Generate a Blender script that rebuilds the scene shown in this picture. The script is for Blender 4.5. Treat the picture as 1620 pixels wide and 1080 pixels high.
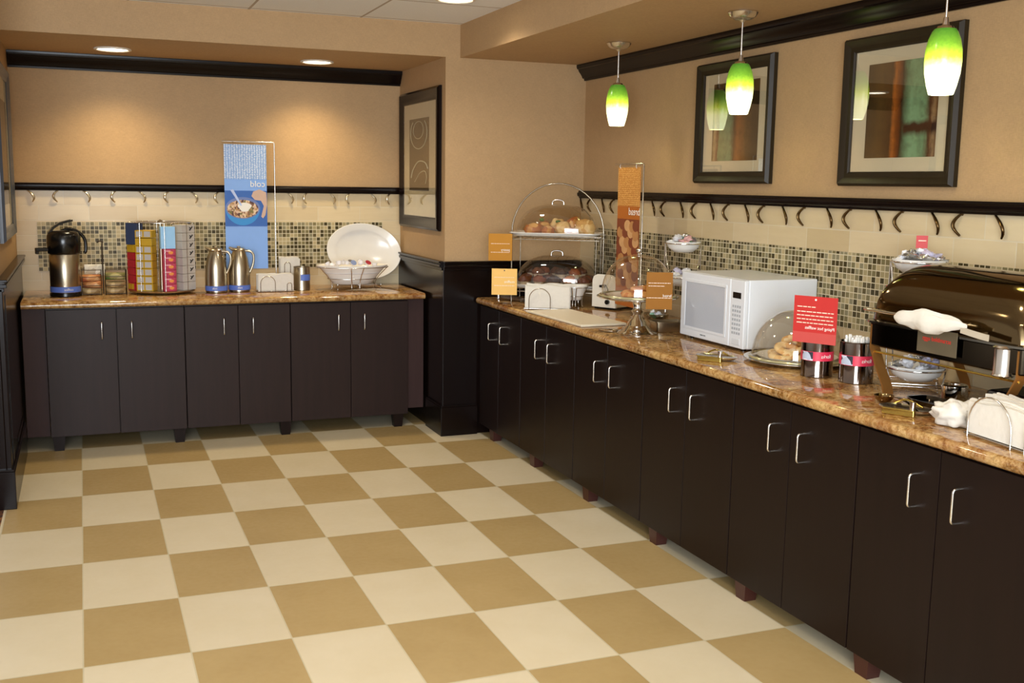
import bpy, bmesh, math, random
from mathutils import Vector, Matrix, noise
PI = math.pi
random.seed(7)
for o in list(bpy.data.objects): bpy.data.objects.remove(o, do_unlink=True)
scene = bpy.context.scene
COL = scene.collection
R = math.radians

# ------------------------------------------------------------------ camera
yaw, pitch, roll = 0.38283974, 0.14646376, 0.01525388
f_ = Vector((math.sin(yaw)*math.cos(pitch), math.cos(yaw)*math.cos(pitch), -math.sin(pitch)))
r_ = Vector((math.cos(yaw), -math.sin(yaw), 0)); u_ = r_.cross(f_)
r2 = math.cos(roll)*r_ + math.sin(roll)*u_; u2 = -math.sin(roll)*r_ + math.cos(roll)*u_
cd = bpy.data.cameras.new('camera'); cam = bpy.data.objects.new('camera', cd); COL.objects.link(cam)
cam.matrix_world = Matrix(((r2.x, u2.x, -f_.x, 0.0574), (r2.y, u2.y, -f_.y, -3.6768), (r2.z, u2.z, -f_.z, 1.6328), (0, 0, 0, 1)))
cd.sensor_width = 36; cd.lens = 1686.72/1620*36; cd.clip_start = 0.05
scene.camera = cam

# ------------------------------------------------------------------ world, light, exposure
scene.view_settings.view_transform = 'Standard'; scene.view_settings.look = 'None'
scene.view_settings.gamma = 1; scene.view_settings.use_curve_mapping = False
scene.view_settings.exposure = -0.10
w = bpy.data.worlds.new('world'); scene.world = w; w.use_nodes = True
w.node_tree.nodes['Background'].inputs[0].default_value = (0.80, 0.74, 0.68, 1)
w.node_tree.nodes['Background'].inputs[1].default_value = 0.85

def area(name, loc, target, sx, sy, power, col=(1, 1, 1), spread=PI):
    l = bpy.data.lights.new(name, 'AREA'); l.shape = 'RECTANGLE'; l.size = sx; l.size_y = sy
    l.energy = power; l.color = col; l.spread = spread
    o = bpy.data.objects.new(name, l); COL.objects.link(o); o.location = loc
    o.rotation_euler = (Vector(target)-Vector(loc)).to_track_quat('-Z', 'Y').to_euler(); return o
# daylight from the windows behind the viewer
area('window_daylight', (-0.9, -5.6, 1.65), (1.3, 1.5, 1.35), 3.4, 2.0, 400, (0.84, 0.92, 1.0))
def spot(name, loc, power, angle, col, target=None, blend=0.8, size=0.06):
    l = bpy.data.lights.new(name, 'SPOT'); l.energy = power; l.spot_size = R(angle); l.spot_blend = blend
    l.color = col; l.shadow_soft_size = size
    o = bpy.data.objects.new(name, l); COL.objects.link(o); o.location = loc
    if target: o.rotation_euler = (Vector(target)-Vector(loc)).to_track_quat('-Z', 'Y').to_euler()
    return o
WARM = (1.0, 0.79, 0.46)
spot('alcove_spot', (0.27, 3.42, 2.38), 47, 124, WARM, (0.27, 3.52, 1.0), 1.0)
spot('alcove_spot', (1.53, 3.48, 2.38), 47, 124, WARM, (1.53, 3.56, 1.0), 1.0)
for x, y in ((1.96, 1.93), (0.55, 0.9), (1.75, -0.6), (0.35, -1.6), (1.8, -2.6)):  # first spot serves the visible downlight; the other four are added, unseen
    spot('ceiling_spot', (x, y, 2.58), 46, 150, (1.0, 0.90, 0.76), (x, y, 0), size=0.08)

# ------------------------------------------------------------------ materials
def lin(c):
    if isinstance(c, str):
        c = c.lstrip('#'); c = [int(c[i:i+2], 16)/255 for i in (0, 2, 4)]
        c = [v/12.92 if v <= 0.04045 else ((v+0.055)/1.055)**2.4 for v in c]
    return (c[0], c[1], c[2], 1)
MATS = {}
class NT:
    def __init__(s, name):
        s.m = bpy.data.materials.new(name); s.m.use_nodes = True; s.t = s.m.node_tree
        s.b = s.t.nodes['Principled BSDF']; s.out = s.t.nodes['Material Output']
    def n(s, typ, ins=None, **kw):
        nd = s.t.nodes.new(typ)
        for k, v in kw.items(): setattr(nd, k, v)
        for k, v in (ins or {}).items(): s.set(nd.inputs[k], v)
        return nd
    def set(s, sock, v):
        if isinstance(v, bpy.types.NodeSocket): s.t.links.new(v, sock)
        else: sock.default_value = v
    def ramp(s, fac, stops, interp='LINEAR'):
        nd = s.t.nodes.new('ShaderNodeValToRGB'); cr = nd.color_ramp; cr.interpolation = interp
        while len(cr.elements) < len(stops): cr.elements.new(0.5)
        for e, (p, c) in zip(cr.elements, stops): e.position = p; e.color = lin(c)
        s.set(nd.inputs[0], fac); return nd.outputs[0]
    def mix(s, f, a, b, mode='MIX'):
        nd = s.t.nodes.new('ShaderNodeMix'); nd.data_type = 'RGBA'; nd.blend_type = mode
        s.set(nd.inputs[0], f); s.set(nd.inputs[6], a); s.set(nd.inputs[7], b); return nd.outputs[2]
    def math(s, op, a, b=0.0):
        nd = s.t.nodes.new('ShaderNodeMath'); nd.operation = op; s.set(nd.inputs[0], a); s.set(nd.inputs[1], b); return nd.outputs[0]
    def pos(s): return s.n('ShaderNodeNewGeometry').outputs['Position']
    def obj(s): return s.n('ShaderNodeTexCoord').outputs['Object']
    def map(s, v, scale=(1, 1, 1), loc=(0, 0, 0), rot=(0, 0, 0)):
        nd = s.n('ShaderNodeMapping'); s.set(nd.inputs['Vector'], v)
        nd.inputs['Scale'].default_value = scale; nd.inputs['Location'].default_value = loc; nd.inputs['Rotation'].default_value = rot
        return nd.outputs[0]
    def noise(s, v, scale, detail=3, rough=0.5):
        nd = s.n('ShaderNodeTexNoise'); s.set(nd.inputs['Vector'], v); nd.inputs['Scale'].default_value = scale
        nd.inputs['Detail'].default_value = detail; nd.inputs['Roughness'].default_value = rough; return nd
    def bump(s, h, strength=0.2, dist=0.002):
        nd = s.n('ShaderNodeBump'); s.set(nd.inputs['Height'], h); nd.inputs['Strength'].default_value = strength
        nd.inputs['Distance'].default_value = dist; s.t.links.new(nd.outputs[0], s.b.inputs['Normal'])
    def base(s, col=None, rough=None, metal=None, spec=None):
        if col is not None: s.set(s.b.inputs['Base Color'], lin(col) if not isinstance(col, bpy.types.NodeSocket) else col)
        if rough is not None: s.set(s.b.inputs['Roughness'], rough)
        if metal is not None: s.set(s.b.inputs['Metallic'], metal)
        if spec is not None: s.set(s.b.inputs['Specular IOR Level'], spec)
def P(name, col, rough=0.5, metal=0.0, spec=0.5, var=0.0, vs=20.0, bump=0.0):
    if name in MATS: return MATS[name]
    t = NT(name); t.base(col, rough, metal, spec)
    nz = t.noise(t.obj(), vs, 3)
    if var > 0:
        c = lin(col); a = tuple(v*(1-var) for v in c[:3])+(1,); b = tuple(min(1, v*(1+var)) for v in c[:3])+(1,)
        t.set(t.b.inputs['Base Color'], t.mix(nz.outputs[0], a, b))
    if bump > 0: t.bump(nz.outputs[0], bump, 0.004)
    MATS[name] = t.m; return t.m

def m_floor():
    t = NT('checker_floor_tile'); p = t.pos()
    v = t.map(p, (1/0.35, 1/0.5275, 1), (0, 0, 0.5))
    ck = t.n('ShaderNodeTexChecker', {'Vector': v, 'Scale': 1.0}); 
    nz = t.noise(p, 3.5, 4, 0.6); nf = t.noise(p, 40, 3)
    cell = t.n('ShaderNodeVectorMath', {0: v}, operation='FLOOR').outputs[0]
    wn = t.n('ShaderNodeTexWhiteNoise', {'Vector': cell}).outputs[0]
    light = t.mix(nz.outputs[0], lin('#d6c6a2'), lin('#e3d6b9'))
    tan = t.mix(nz.outputs[0], lin('#aa8e5b'), lin('#bea472'))
    c = t.mix(ck.outputs['Fac'], tan, light)
    c = t.mix(t.math('MULTIPLY', wn, 0.10), c, lin('#8d7750'))
    br = t.n('ShaderNodeTexBrick', {'Vector': t.map(p, (1/0.35, 1/0.5275, 1)), 'Scale': 1.0, 'Mortar Size': 0.008, 'Mortar Smooth': 0.3, 'Brick Width': 1.0, 'Row Height': 1.0}, offset=0.0, squash=1.0)
    c = t.mix(br.outputs['Fac'], c, lin('#cbbf9d'))
    t.base(c, t.ramp(nf.outputs[0], [(0.3, (0.30,)*3), (0.7, (0.42,)*3)]), spec=0.45)
    t.bump(t.math('SUBTRACT', 0.0, br.outputs['Fac']), 0.3, 0.001); return t.m
def m_wallpaper(name, col='#b69a77'):
    t = NT(name); p = t.pos()
    n1 = t.noise(t.map(p, (60, 60, 400)), 1.0, 3); n2 = t.noise(t.map(p, (400, 400, 50)), 1.0, 3); n3 = t.noise(p, 1.4, 3)
    s = t.math('ADD', n1.outputs[0], n2.outputs[0]); c = lin(col)
    a = tuple(v*0.86 for v in c[:3])+(1,); b = tuple(v*1.14 for v in c[:3])+(1,)
    n4 = t.noise(p, 16, 4, 0.65)
    f = t.math('ADD', t.math('MULTIPLY', t.math('SUBTRACT', s, 1.0), 1.1), 0.5)
    f = t.math('ADD', f, t.math('MULTIPLY', t.math('SUBTRACT', n4.outputs[0], 0.5), 0.5))
    f = t.math('ADD', f, t.math('MULTIPLY', t.math('SUBTRACT', n3.outputs[0], 0.5), 0.6))
    t.base(t.mix(f, a, b), 0.62, spec=0.3)
    t.bump(s, 0.25, 0.001); return t.m
def m_ceiling():
    t = NT('acoustic_ceiling_tile'); p = t.pos()
    br = t.n('ShaderNodeTexBrick', {'Vector': t.map(p, (1/0.66, 1/0.66, 1), (-1.0/0.66, -0.2, 0)), 'Scale': 1.0, 'Mortar Size': 0.012, 'Brick Width': 1.0, 'Row Height': 1.0}, offset=0.0)
    nz = t.noise(p, 120, 4)
    c = t.mix(nz.outputs[0], lin('#e4e6e8'), lin('#f4f6f8')); c = t.mix(br.outputs['Fac'], c, lin('#b3a89c'))
    t.base(c, 0.85); t.bump(nz.outputs[0], 0.2, 0.002); return t.m
def m_tile_field(axis):
    t = NT('beige_stone_wall_tile'); p = t.pos()
    sx = t.n('ShaderNodeSeparateXYZ', {0: p}); cb = t.n('ShaderNodeCombineXYZ', {0: sx.outputs[axis], 1: sx.outputs[2]})
    br = t.n('ShaderNodeTexBrick', {'Vector': t.map(cb.outputs[0], (1, 1, 1), (0.05, -0.97, 0)), 'Scale': 1.0, 'Mortar Size': 0.0025, 'Brick Width': 0.30, 'Row Height': 0.097,
              'Color1': lin('#c9b48c'), 'Color2': lin('#dccaa5'), 'Mortar': lin('#d9cdb2'), 'Bias': 0.0}, offset=0.5)
    nz = t.noise(t.map(cb.outputs[0], (2, 14, 1)), 3.0, 4)
    c = t.mix(t.math('MULTIPLY', nz.outputs[0], 0.35), br.outputs['Color'], lin('#b79c70'))
    t.base(c, 0.35); t.bump(t.math('SUBTRACT', 0.0, br.outputs['Fac']), 0.4, 0.001); return t.m
def m_mosaic(axis):
    t = NT('glass_mosaic_tile'); p = t.pos(); s = 1/0.0265
    sx = t.n('ShaderNodeSeparateXYZ', {0: p}); cb = t.n('ShaderNodeCombineXYZ', {0: sx.outputs[axis], 1: sx.outputs[2]})
    v = t.map(cb.outputs[0], (s, s, 1), (0.13, -1.03*s, 0))
    br = t.n('ShaderNodeTexBrick', {'Vector': v, 'Scale': 1.0, 'Mortar Size': 0.075, 'Mortar Smooth': 0.1, 'Brick Width': 1.0, 'Row Height': 1.0}, offset=0.0)
    cell = t.n('ShaderNodeVectorMath', {0: v}, operation='FLOOR').outputs[0]
    wn = t.n('ShaderNodeTexWhiteNoise', {'Vector': cell}).outputs[0]
    c = t.ramp(wn, [(0, '#453c22'), (0.20, '#5c5133'), (0.38, '#7d7350'), (0.54, '#a39670'), (0.72, '#8a8367'), (0.86, '#b5a47c')], 'CONSTANT')
    c = t.mix(br.outputs['Fac'], c, lin('#d6cbad'))
    t.base(c, t.mix(br.outputs['Fac'], (0.32,)*3+(1,), (0.8,)*3+(1,)), spec=0.15); t.bump(t.math('SUBTRACT', 0.0, br.outputs['Fac']), 0.5, 0.001); return t.m
def m_granite():
    t = NT('polished_granite'); p = t.pos()
    n1 = t.noise(p, 9, 6, 0.7); n2 = t.noise(p, 55, 5, 0.7); n3 = t.noise(t.map(p, (1, 2.5, 1), (3, 1, 2)), 3.0, 5, 0.65)
    c = t.ramp(n1.outputs[0], [(0.30, '#43290f'), (0.42, '#7d5325'), (0.5, '#a97a42'), (0.6, '#c8a468'), (0.72, '#8c602e')])
    d = t.ramp(n2.outputs[0], [(0.34, '#21150f'), (0.45, '#8c5f2a'), (0.58, '#d6b680'), (0.72, '#7a5c40')])
    c = t.mix(0.45, c, d); c = t.mix(t.ramp(n3.outputs[0], [(0.5, (0, 0, 0)), (0.66, (0.55,)*3)]), c, lin('#7c3a12'))
    t.base(c, 0.05, spec=0.8); return t.m
def m_espresso(name='espresso_wood', col='#190e0b', rough=0.36, axis_scale=(30, 30, 2)):
    t = NT(name); p = t.pos(); nz = t.noise(t.map(p, axis_scale), 1.0, 5, 0.6); c = lin(col)
    t.base(t.mix(nz.outputs[0], tuple(v*0.7 for v in c[:3])+(1,), tuple(v*1.3 for v in c[:3])+(1,)), rough, spec=0.2)
    t.bump(nz.outputs[0], 0.08, 0.001); return t.m
def m_glass(name, tint='#f4f2ec', lo=0.06, hi=0.75, rough=0.02, dens=0.0):
    t = NT(name); t.t.nodes.remove(t.b)
    lw = t.n('ShaderNodeLayerWeight', {'Blend': 0.35}); nz = t.noise(t.obj(), 8, 2)
    f = t.math('ADD', t.math('MULTIPLY', t.math('POWER', lw.outputs['Facing'], 2.2), hi-lo), lo)
    f = t.math('ADD', f, t.math('MULTIPLY', nz.outputs[0], 0.015))
    tr = t.n('ShaderNodeBsdfTransparent', {'Color': lin(tint)}); gl = t.n('ShaderNodeBsdfGlossy', {'Roughness': rough, 'Color': (1, 1, 1, 1)})
    mx = t.n('ShaderNodeMixShader', {0: f, 1: tr.outputs[0], 2: gl.outputs[0]}); t.t.links.new(mx.outputs[0], t.out.inputs[0]); return t.m
def m_brushed(name, col, rough=0.28, sc=(2, 2, 300)):
    t = NT(name); nz = t.noise(t.map(t.obj(), sc), 1.0, 3)
    c = lin(col); t.base(t.mix(nz.outputs[0], tuple(v*0.85 for v in c[:3])+(1,), tuple(min(1, v*1.1) for v in c[:3])+(1,)), rough, 1.0)
    return t.m
def m_emit(name, col, strength):
    t = NT(name); t.base(col, 0.5); t.b.inputs['Emission Color'].default_value = lin(col); t.b.inputs['Emission Strength'].default_value = strength; return t.m
def m_shade():
    t = NT('green_art_glass'); o = t.obj(); z = t.n('ShaderNodeSeparateXYZ', {0: o}).outputs[2]
    f = t.math('MULTIPLY', z, 1/0.22)
    nz = t.noise(o, 90, 3); f2 = t.math('ADD', f, t.math('MULTIPLY', t.math('SUBTRACT', nz.outputs[0], 0.5), 0.10))
    c = t.ramp(f2, [(0.0, '#fbffd0'), (0.36, '#fcffbc'), (0.56, '#d0ec40'), (0.76, '#7fb832'), (1.0, '#4f8e2e')])
    st = t.ramp(f2, [(0.0, (1, 1, 1)), (0.42, (0.85,)*3), (0.62, (0.40,)*3), (0.8, (0.20,)*3), (1.0, (0.10,)*3)])
    t.base(c, 0.2); t.set(t.b.inputs['Emission Color'], c); t.set(t.b.inputs['Emission Strength'], t.math('MULTIPLY', st, 2.3)); return t.m
def m_art(name, bands, horiz=None, sc=3.0, amt=0.12):
    """abstract painting: uneven vertical bands of paint; object x runs 0..1 over the width, z 0..1 over the height"""
    t = NT(name); o = t.obj(); nz = t.noise(t.map(o, (9, 9, 3)), sc, 6, 0.7); n2 = t.noise(o, 26, 5, 0.7)
    s = t.n('ShaderNodeSeparateXYZ', {0: o}); x = t.math('ADD', t.math('MULTIPLY', s.outputs[0], bands['kx']), bands['ox'])
    x = t.math('ADD', x, t.math('MULTIPLY', t.math('SUBTRACT', nz.outputs[0], 0.5), amt))
    c = t.ramp(x, bands['x'])
    if horiz:
        z = t.math('ADD', t.math('MULTIPLY', s.outputs[2], horiz['kz']), horiz['oz'])
        z = t.math('ADD', z, t.math('MULTIPLY', t.math('SUBTRACT', nz.outputs[0], 0.5), 0.1))
        m = t.ramp(z, horiz['z']); mx = t.ramp(x, horiz['mask']); c = t.mix(t.math('MULTIPLY', m, mx), c, lin(horiz['col']))
    c = t.mix(t.ramp(n2.outputs[0], [(0.45, (0, 0, 0)), (0.75, (0.5,)*3)]), c, lin('#2c2114'))
    t.base(c, 0.6); return t.m
def m_dots(name, bg, fg, s=60.0):
    t = NT(name); o = t.obj(); v = t.n('ShaderNodeTexVoronoi', {'Vector': t.map(o, (1, 0.01, 1.5)), 'Scale': s}); v.inputs['Randomness'].default_value = 0.25
    t.base(t.ramp(v.outputs['Distance'], [(0.25, fg), (0.42, bg)]), 0.5); return t.m
def m_blotch(name, cols, scale=60, rough=0.6, bump=0.0):
    t = NT(name); o = t.obj(); v = t.n('ShaderNodeTexVoronoi', {'Vector': o, 'Scale': scale}); nz = t.noise(o, scale*0.6, 3)
    f = t.n('ShaderNodeSeparateColor', {0: v.outputs['Color']}).outputs[0]
    n = len(cols); t.base(t.ramp(f, [(i/n, c) for i, c in enumerate(cols)], 'CONSTANT'), rough)
    if bump: t.bump(nz.outputs[0], bump, 0.003)
    return t.m

M = dict(
    floor=m_floor(), wall=m_wallpaper('woven_tan_wallcovering', '#b4946c'), ceiling=m_ceiling(), soffit=m_wallpaper('tan_painted_soffit', '#b08f5f'),
    tileX=m_tile_field(0), tileY=m_tile_field(1), mosX=m_mosaic(0), mosY=m_mosaic(1), granite=m_granite(),
    wood=m_espresso(), trim=m_espresso('dark_lacquered_trim', '#120a08', 0.22), woodSheen=m_espresso('espresso_door_sheen', '#281b18', 0.42),  # back-counter doors: paler copy of the wood with the cool sheen painted in
    frame=m_espresso('bronze_black_frame', '#2a2113', 0.40), panel=m_espresso('brown_filler_laminate', '#3a2826', 0.5),
    steel=m_brushed('brushed_steel', '#b9ad96'), chrome=P('chrome', '#e4e0da', 0.10, 1.0), nickel=P('satin_nickel', '#d9d4cc', 0.25, 1.0),
    bronze=m_brushed('mirror_bronze_steel', '#6e5c40', 0.10, (3, 3, 3)), rackwire=P('dull_chrome_wire', '#a39a8a', 0.22, 1.0), gold=P('gold_toned_steel', '#cdb25c', 0.18, 1.0),
    glass=m_glass('clear_acrylic', tint='#f3efe8', lo=0.06, hi=0.95), pane=m_glass('picture_glass', lo=0.07, hi=0.55, rough=0.0), mist=m_glass('smoky_acrylic', '#dcd6c8', 0.10, 0.6, 0.05),
    black=P('black_plastic', '#0c0b0b', 0.22), blackm=P('matte_black', '#151313', 0.5), white=P('white_china', '#ece9e2', 0.18, var=0.03),
    micro=P('white_enamel', '#e2e5e8', 0.3, var=0.02), microw=P('grey_mesh_window', '#b9bec6', 0.12, var=0.05, vs=200),
    paper=P('white_paper_napkin', '#e0dacd', 0.85, var=0.05, vs=60, bump=0.3), plastic=P('white_plastic', '#e6e0d2', 0.35, var=0.03),
    board=P('cream_cutting_board', '#e6dabf', 0.45, var=0.04), matboard=P('cream_mat_board', '#f4efdf', 0.7, var=0.02),
    blue=P('blue_label', '#5c78c8', 0.45), lblue=P('pale_blue_print', '#84aeee', 0.5, var=0.04), red=P('red_card', '#bd2a26', 0.5, var=0.05),
    pink=P('light_red_print', '#c24a44', 0.5), orange=P('orange_card', '#b67c18', 0.5, var=0.10, vs=8, spec=0.2), yellow=P('yellow_card', '#eebc5c', 0.5, var=0.12, vs=8),
    wht=P('white_print', '#f3efe6', 0.6), redtxt=P('red_print', '#d8261c', 0.5), shade=m_shade(), lamp=m_emit('lamp_glow', '#fff3dc', 9.0),
    carpet=m_blotch('brown_patterned_carpet', ['#5f3413', '#7c4a1c', '#452410', '#8a5a28'], 40, 0.95, 0.5),
)

# ------------------------------------------------------------------ mesh helper
class MB:
    def __init__(s): s.v = []; s.f = []; s.m = []; s.mi = 0; s.X = None
    def mat(s, i): s.mi = i; return s
    def xf(s, m): s.X = m; return s
    def add(s, vs, fs):
        b = len(s.v)
        for v in vs:
            v = Vector(v); s.v.append(tuple(s.X @ v) if s.X else tuple(v))
        for f in fs: s.f.append([b+i for i in f]); s.m.append(s.mi)
        return s
    def box(s, x0, y0, z0, x1, y1, z1):
        x0, x1 = sorted((x0, x1)); y0, y1 = sorted((y0, y1)); z0, z1 = sorted((z0, z1))
        return s.add([(x0,y0,z0),(x1,y0,z0),(x1,y1,z0),(x0,y1,z0),(x0,y0,z1),(x1,y0,z1),(x1,y1,z1),(x0,y1,z1)],
                     [(0,3,2,1),(4,5,6,7),(0,1,5,4),(1,2,6,5),(2,3,7,6),(3,0,4,7)])
    def lathe(s, prof, n=32, sx=1, sy=1, c=(0,0,0), ex=2.0, caps=True):
        vs = []; fs = []
        for r, z in prof:
            for k in range(n):
                a = 2*PI*k/n; ca, sa = math.cos(a), math.sin(a)
                q = 1.0 if ex == 2.0 else (abs(ca)**ex+abs(sa)**ex)**(-1/ex)
                vs.append((c[0]+r*q*ca*sx, c[1]+r*q*sa*sy, c[2]+z))
        for j in range(len(prof)-1):
            for k in range(n):
                k2 = (k+1) % n; fs.append((j*n+k, j*n+k2, (j+1)*n+k2, (j+1)*n+k))
        if caps:
            if prof[0][0] > 1e-4: fs.append(tuple(range(n-1, -1, -1)))
            if prof[-1][0] > 1e-4: fs.append(tuple((len(prof)-1)*n+k for k in range(n)))
        return s.add(vs, fs)
    def tube(s, pts, r, n=8, smooth=0, closed=False):
        pts = [Vector(p) for p in pts]
        if smooth and len(pts) > 2:
            q = []; L = len(pts); rng = L if closed else L-1
            for i in range(rng):
                g = (lambda j: pts[j % L]) if closed else (lambda j: pts[max(0, min(L-1, j))])
                p0, p1, p2, p3 = g(i-1), g(i), g(i+1), g(i+2)
                for k in range(smooth):
                    t = k/smooth
                    q.append(0.5*((2*p1)+(-p0+p2)*t+(2*p0-5*p1+4*p2-p3)*t*t+(-p0+3*p1-3*p2+p3)*t**3))
            if not closed: q.append(pts[-1])
            pts = q
        vs = []; fs = []; L = len(pts); nrm = None
        for i, p in enumerate(pts):
            if closed: d = pts[(i+1) % L]-pts[i-1]
            else: d = pts[min(i+1, L-1)]-pts[max(i-1, 0)]
            if d.length < 1e-9: d = Vector((0, 0, 1))
            d.normalize()
            if nrm is None:
                nrm = d.cross(Vector((0, 0, 1)));
                if nrm.length < 0.05: nrm = d.cross(Vector((1, 0, 0)))
            nrm = (nrm - d*nrm.dot(d)).normalized(); b = d.cross(nrm)
            rr = r[min(i, len(r)-1)] if isinstance(r, (list, tuple)) else r
            for k in range(n):
                a = 2*PI*k/n; vs.append(p+(nrm*math.cos(a)+b*math.sin(a))*rr)
        for i in range(L if closed else L-1):
            j = (i+1) % L
            for k in range(n):
                k2 = (k+1) % n; fs.append((i*n+k, j*n+k, j*n+k2, i*n+k2))
        if not closed: fs.append(tuple(range(n))); fs.append(tuple((L-1)*n+k for k in range(n-1, -1, -1)))
        return s.add(vs, fs)
    def cyl(s, p, q, r, n=16): return s.tube([p, q], r, n)
    def ribbon(s, pts, w, th):
        """flat strip: pts are (position, side direction) pairs"""
        vs = []; fs = []; L = len(pts)
        for i, (p, sd) in enumerate(pts):
            p = Vector(p); sd = Vector(sd).normalized(); d = (Vector(pts[min(i+1, L-1)][0])-Vector(pts[max(0, i-1)][0])).normalized()
            nn = d.cross(sd).normalized()
            for a, b in ((-1,-1),(1,-1),(1,1),(-1,1)): vs.append(p+sd*w/2*a+nn*th/2*b)
        for i in range(L-1):
            for k in range(4): k2 = (k+1) % 4; fs.append((i*4+k, i*4+k2, (i+1)*4+k2, (i+1)*4+k))
        fs.append((3,2,1,0)); fs.append(tuple((L-1)*4+k for k in range(4)))
        return s.add(vs, fs)
    def extr(s, prof, axis, a, b):
        """closed 2-D outline swept along an axis: 'x' -> outline in (y,z); 'y' -> (x,z); 'z' -> (x,y)"""
        g = {'x': lambda p, t: (t, p[0], p[1]), 'y': lambda p, t: (p[0], t, p[1]), 'z': lambda p, t: (p[0], p[1], t)}[axis]
        n = len(prof); vs = [g(p, a) for p in prof]+[g(p, b) for p in prof]
        fs = [(k, (k+1) % n, n+(k+1) % n, n+k) for k in range(n)]+[tuple(range(n-1, -1, -1)), tuple(range(n, 2*n))]
        return s.add(vs, fs)
    def blob(s, c, rad, seed=0, amp=0.12, fr=1.6, nu=14, nv=9, flat=None):
        vs = []; fs = []
        for j in range(nv+1):
            th = PI*j/nv
            for k in range(nu):
                a = 2*PI*k/nu; d = Vector((math.sin(th)*math.cos(a), math.sin(th)*math.sin(a), math.cos(th)))
                q = 1+amp*noise.noise(d*fr+Vector((seed*3.1, seed*1.7, 0)))
                z = d.z*q*rad[2]
                if flat is not None: z = max(z, flat*rad[2])
                vs.append((c[0]+d.x*q*rad[0], c[1]+d.y*q*rad[1], c[2]+z))
        for j in range(nv):
            for k in range(nu): k2 = (k+1) % nu; fs.append((j*nu+k, (j+1)*nu+k, (j+1)*nu+k2, j*nu+k2))
        return s.add(vs, fs)
    def build(s, name, mats, parent=None, smooth=None, bevel=0, loc=None, rotz=0, sub=0):
        me = bpy.data.meshes.new(name); me.from_pydata(s.v, [], s.f)
        mats = mats if isinstance(mats, (list, tuple)) else [mats]
        for m in mats: me.materials.append(M[m] if isinstance(m, str) else m)
        me.polygons.foreach_set('material_index', s.m)
        bm = bmesh.new(); bm.from_mesh(me); bmesh.ops.remove_doubles(bm, verts=bm.verts, dist=1e-6)
        bmesh.ops.recalc_face_normals(bm, faces=bm.faces); bm.to_mesh(me); bm.free()
        if smooth is not None:
            for p in me.polygons: p.use_smooth = True
            me.set_sharp_from_angle(angle=R(smooth))
        me.update(); o = bpy.data.objects.new(name, me); COL.objects.link(o)
        if parent: o.parent = parent
        if loc: o.location = loc
        o.rotation_euler.z = rotz
        if bevel:
            b = o.modifiers.new('bevel', 'BEVEL'); b.width = bevel; b.segments = 2; b.limit_method = 'ANGLE'; b.angle_limit = R(40)
        if sub: q = o.modifiers.new('sub', 'SUBSURF'); q.levels = sub; q.render_levels = sub
        return o
def tag(o, label, cat, group=None, kind=None):
    o['label'] = label; o['category'] = cat
    if group: o['group'] = group
    if kind: o['kind'] = kind
    return o
def thing(name, label, cat, loc=(0, 0, 0), rotz=0, group=None):
    o = bpy.data.objects.new(name, None); COL.objects.link(o); o.location = loc; o.rotation_euler.z = rotz
    o.empty_display_size = 0.05; return tag(o, label, cat, group)
def struct(o): o['kind'] = 'structure'; return o
def copy_tree(o, parent=None):
    c = o.copy(); COL.objects.link(c); c.parent = parent
    for ch in list(o.children): copy_tree(ch, c)
    return c
ORD = ['first', 'second', 'third', 'fourth', 'fifth', 'sixth', 'seventh', 'eighth', 'ninth', 'tenth', 'eleventh', 'twelfth']
def text_part(body, size, mat, parent, loc, rot, mirror=True, name='lettering', align='CENTER', ext=0.0003):
    cu = bpy.data.curves.new(name, 'FONT'); cu.body = body; cu.size = size; cu.extrude = ext; cu.align_x = align; cu.align_y = 'CENTER'
    tmp = bpy.data.objects.new('tmp', cu); COL.objects.link(tmp); dg = bpy.context.evaluated_depsgraph_get()
    me = bpy.data.meshes.new_from_object(tmp.evaluated_get(dg)); bpy.data.objects.remove(tmp, do_unlink=True)
    if mirror:
        for v in me.vertices: v.co.x = -v.co.x
        me.flip_normals()
    me.materials.clear(); me.materials.append(M[mat]); me.name = name
    o = bpy.data.objects.new(name, me); COL.objects.link(o); o.parent = parent; o.location = loc; o.rotation_euler = rot; return o

Z = 0.905
# ------------------------------------------------------------------ room shell
struct(MB().box(-0.36, -6, -0.05, 3.3, 3.95, 0).build('floor', 'floor'))
struct(MB().box(-4, -6, -0.05, -0.36, 3.95, -0.001).build('trim_1', 'carpet'))
struct(MB().box(-4, -6, 2.61, 2.295, 2.82, 2.70).build('ceiling', 'ceiling'))
struct(MB().box(-0.45, 3.86, 0, 2.35, 3.98, 2.45).build('wall_back', 'wall'))
struct(MB().box(3.17, -6, 0, 3.30, 2.82, 2.45).build('wall_right', 'wall'))
struct(MB().box(2.20, 2.82, 0, 3.30, 3.86, 2.70).build('wall_alcove_right', 'wall'))
struct(MB().box(-0.46, 2.03, 0, -0.34, 3.86, 2.70).build('wall_left', 'wall'))
struct(MB().box(2.295, -6, 2.41, 3.30, 2.82, 2.70).build('trim_2', [M['wall']]))           # dropped soffit above the right counter
struct(MB().box(-0.34, 2.82, 2.41, 2.20, 3.86, 2.70).build('trim_3', [M['wall']]))        # dropped soffit above the alcove

def prof_sweep(prof, axis, a, b, name, mat='trim', smooth=30): return struct(MB().extr(prof, axis, a, b).build(name, mat, smooth=smooth))
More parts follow.
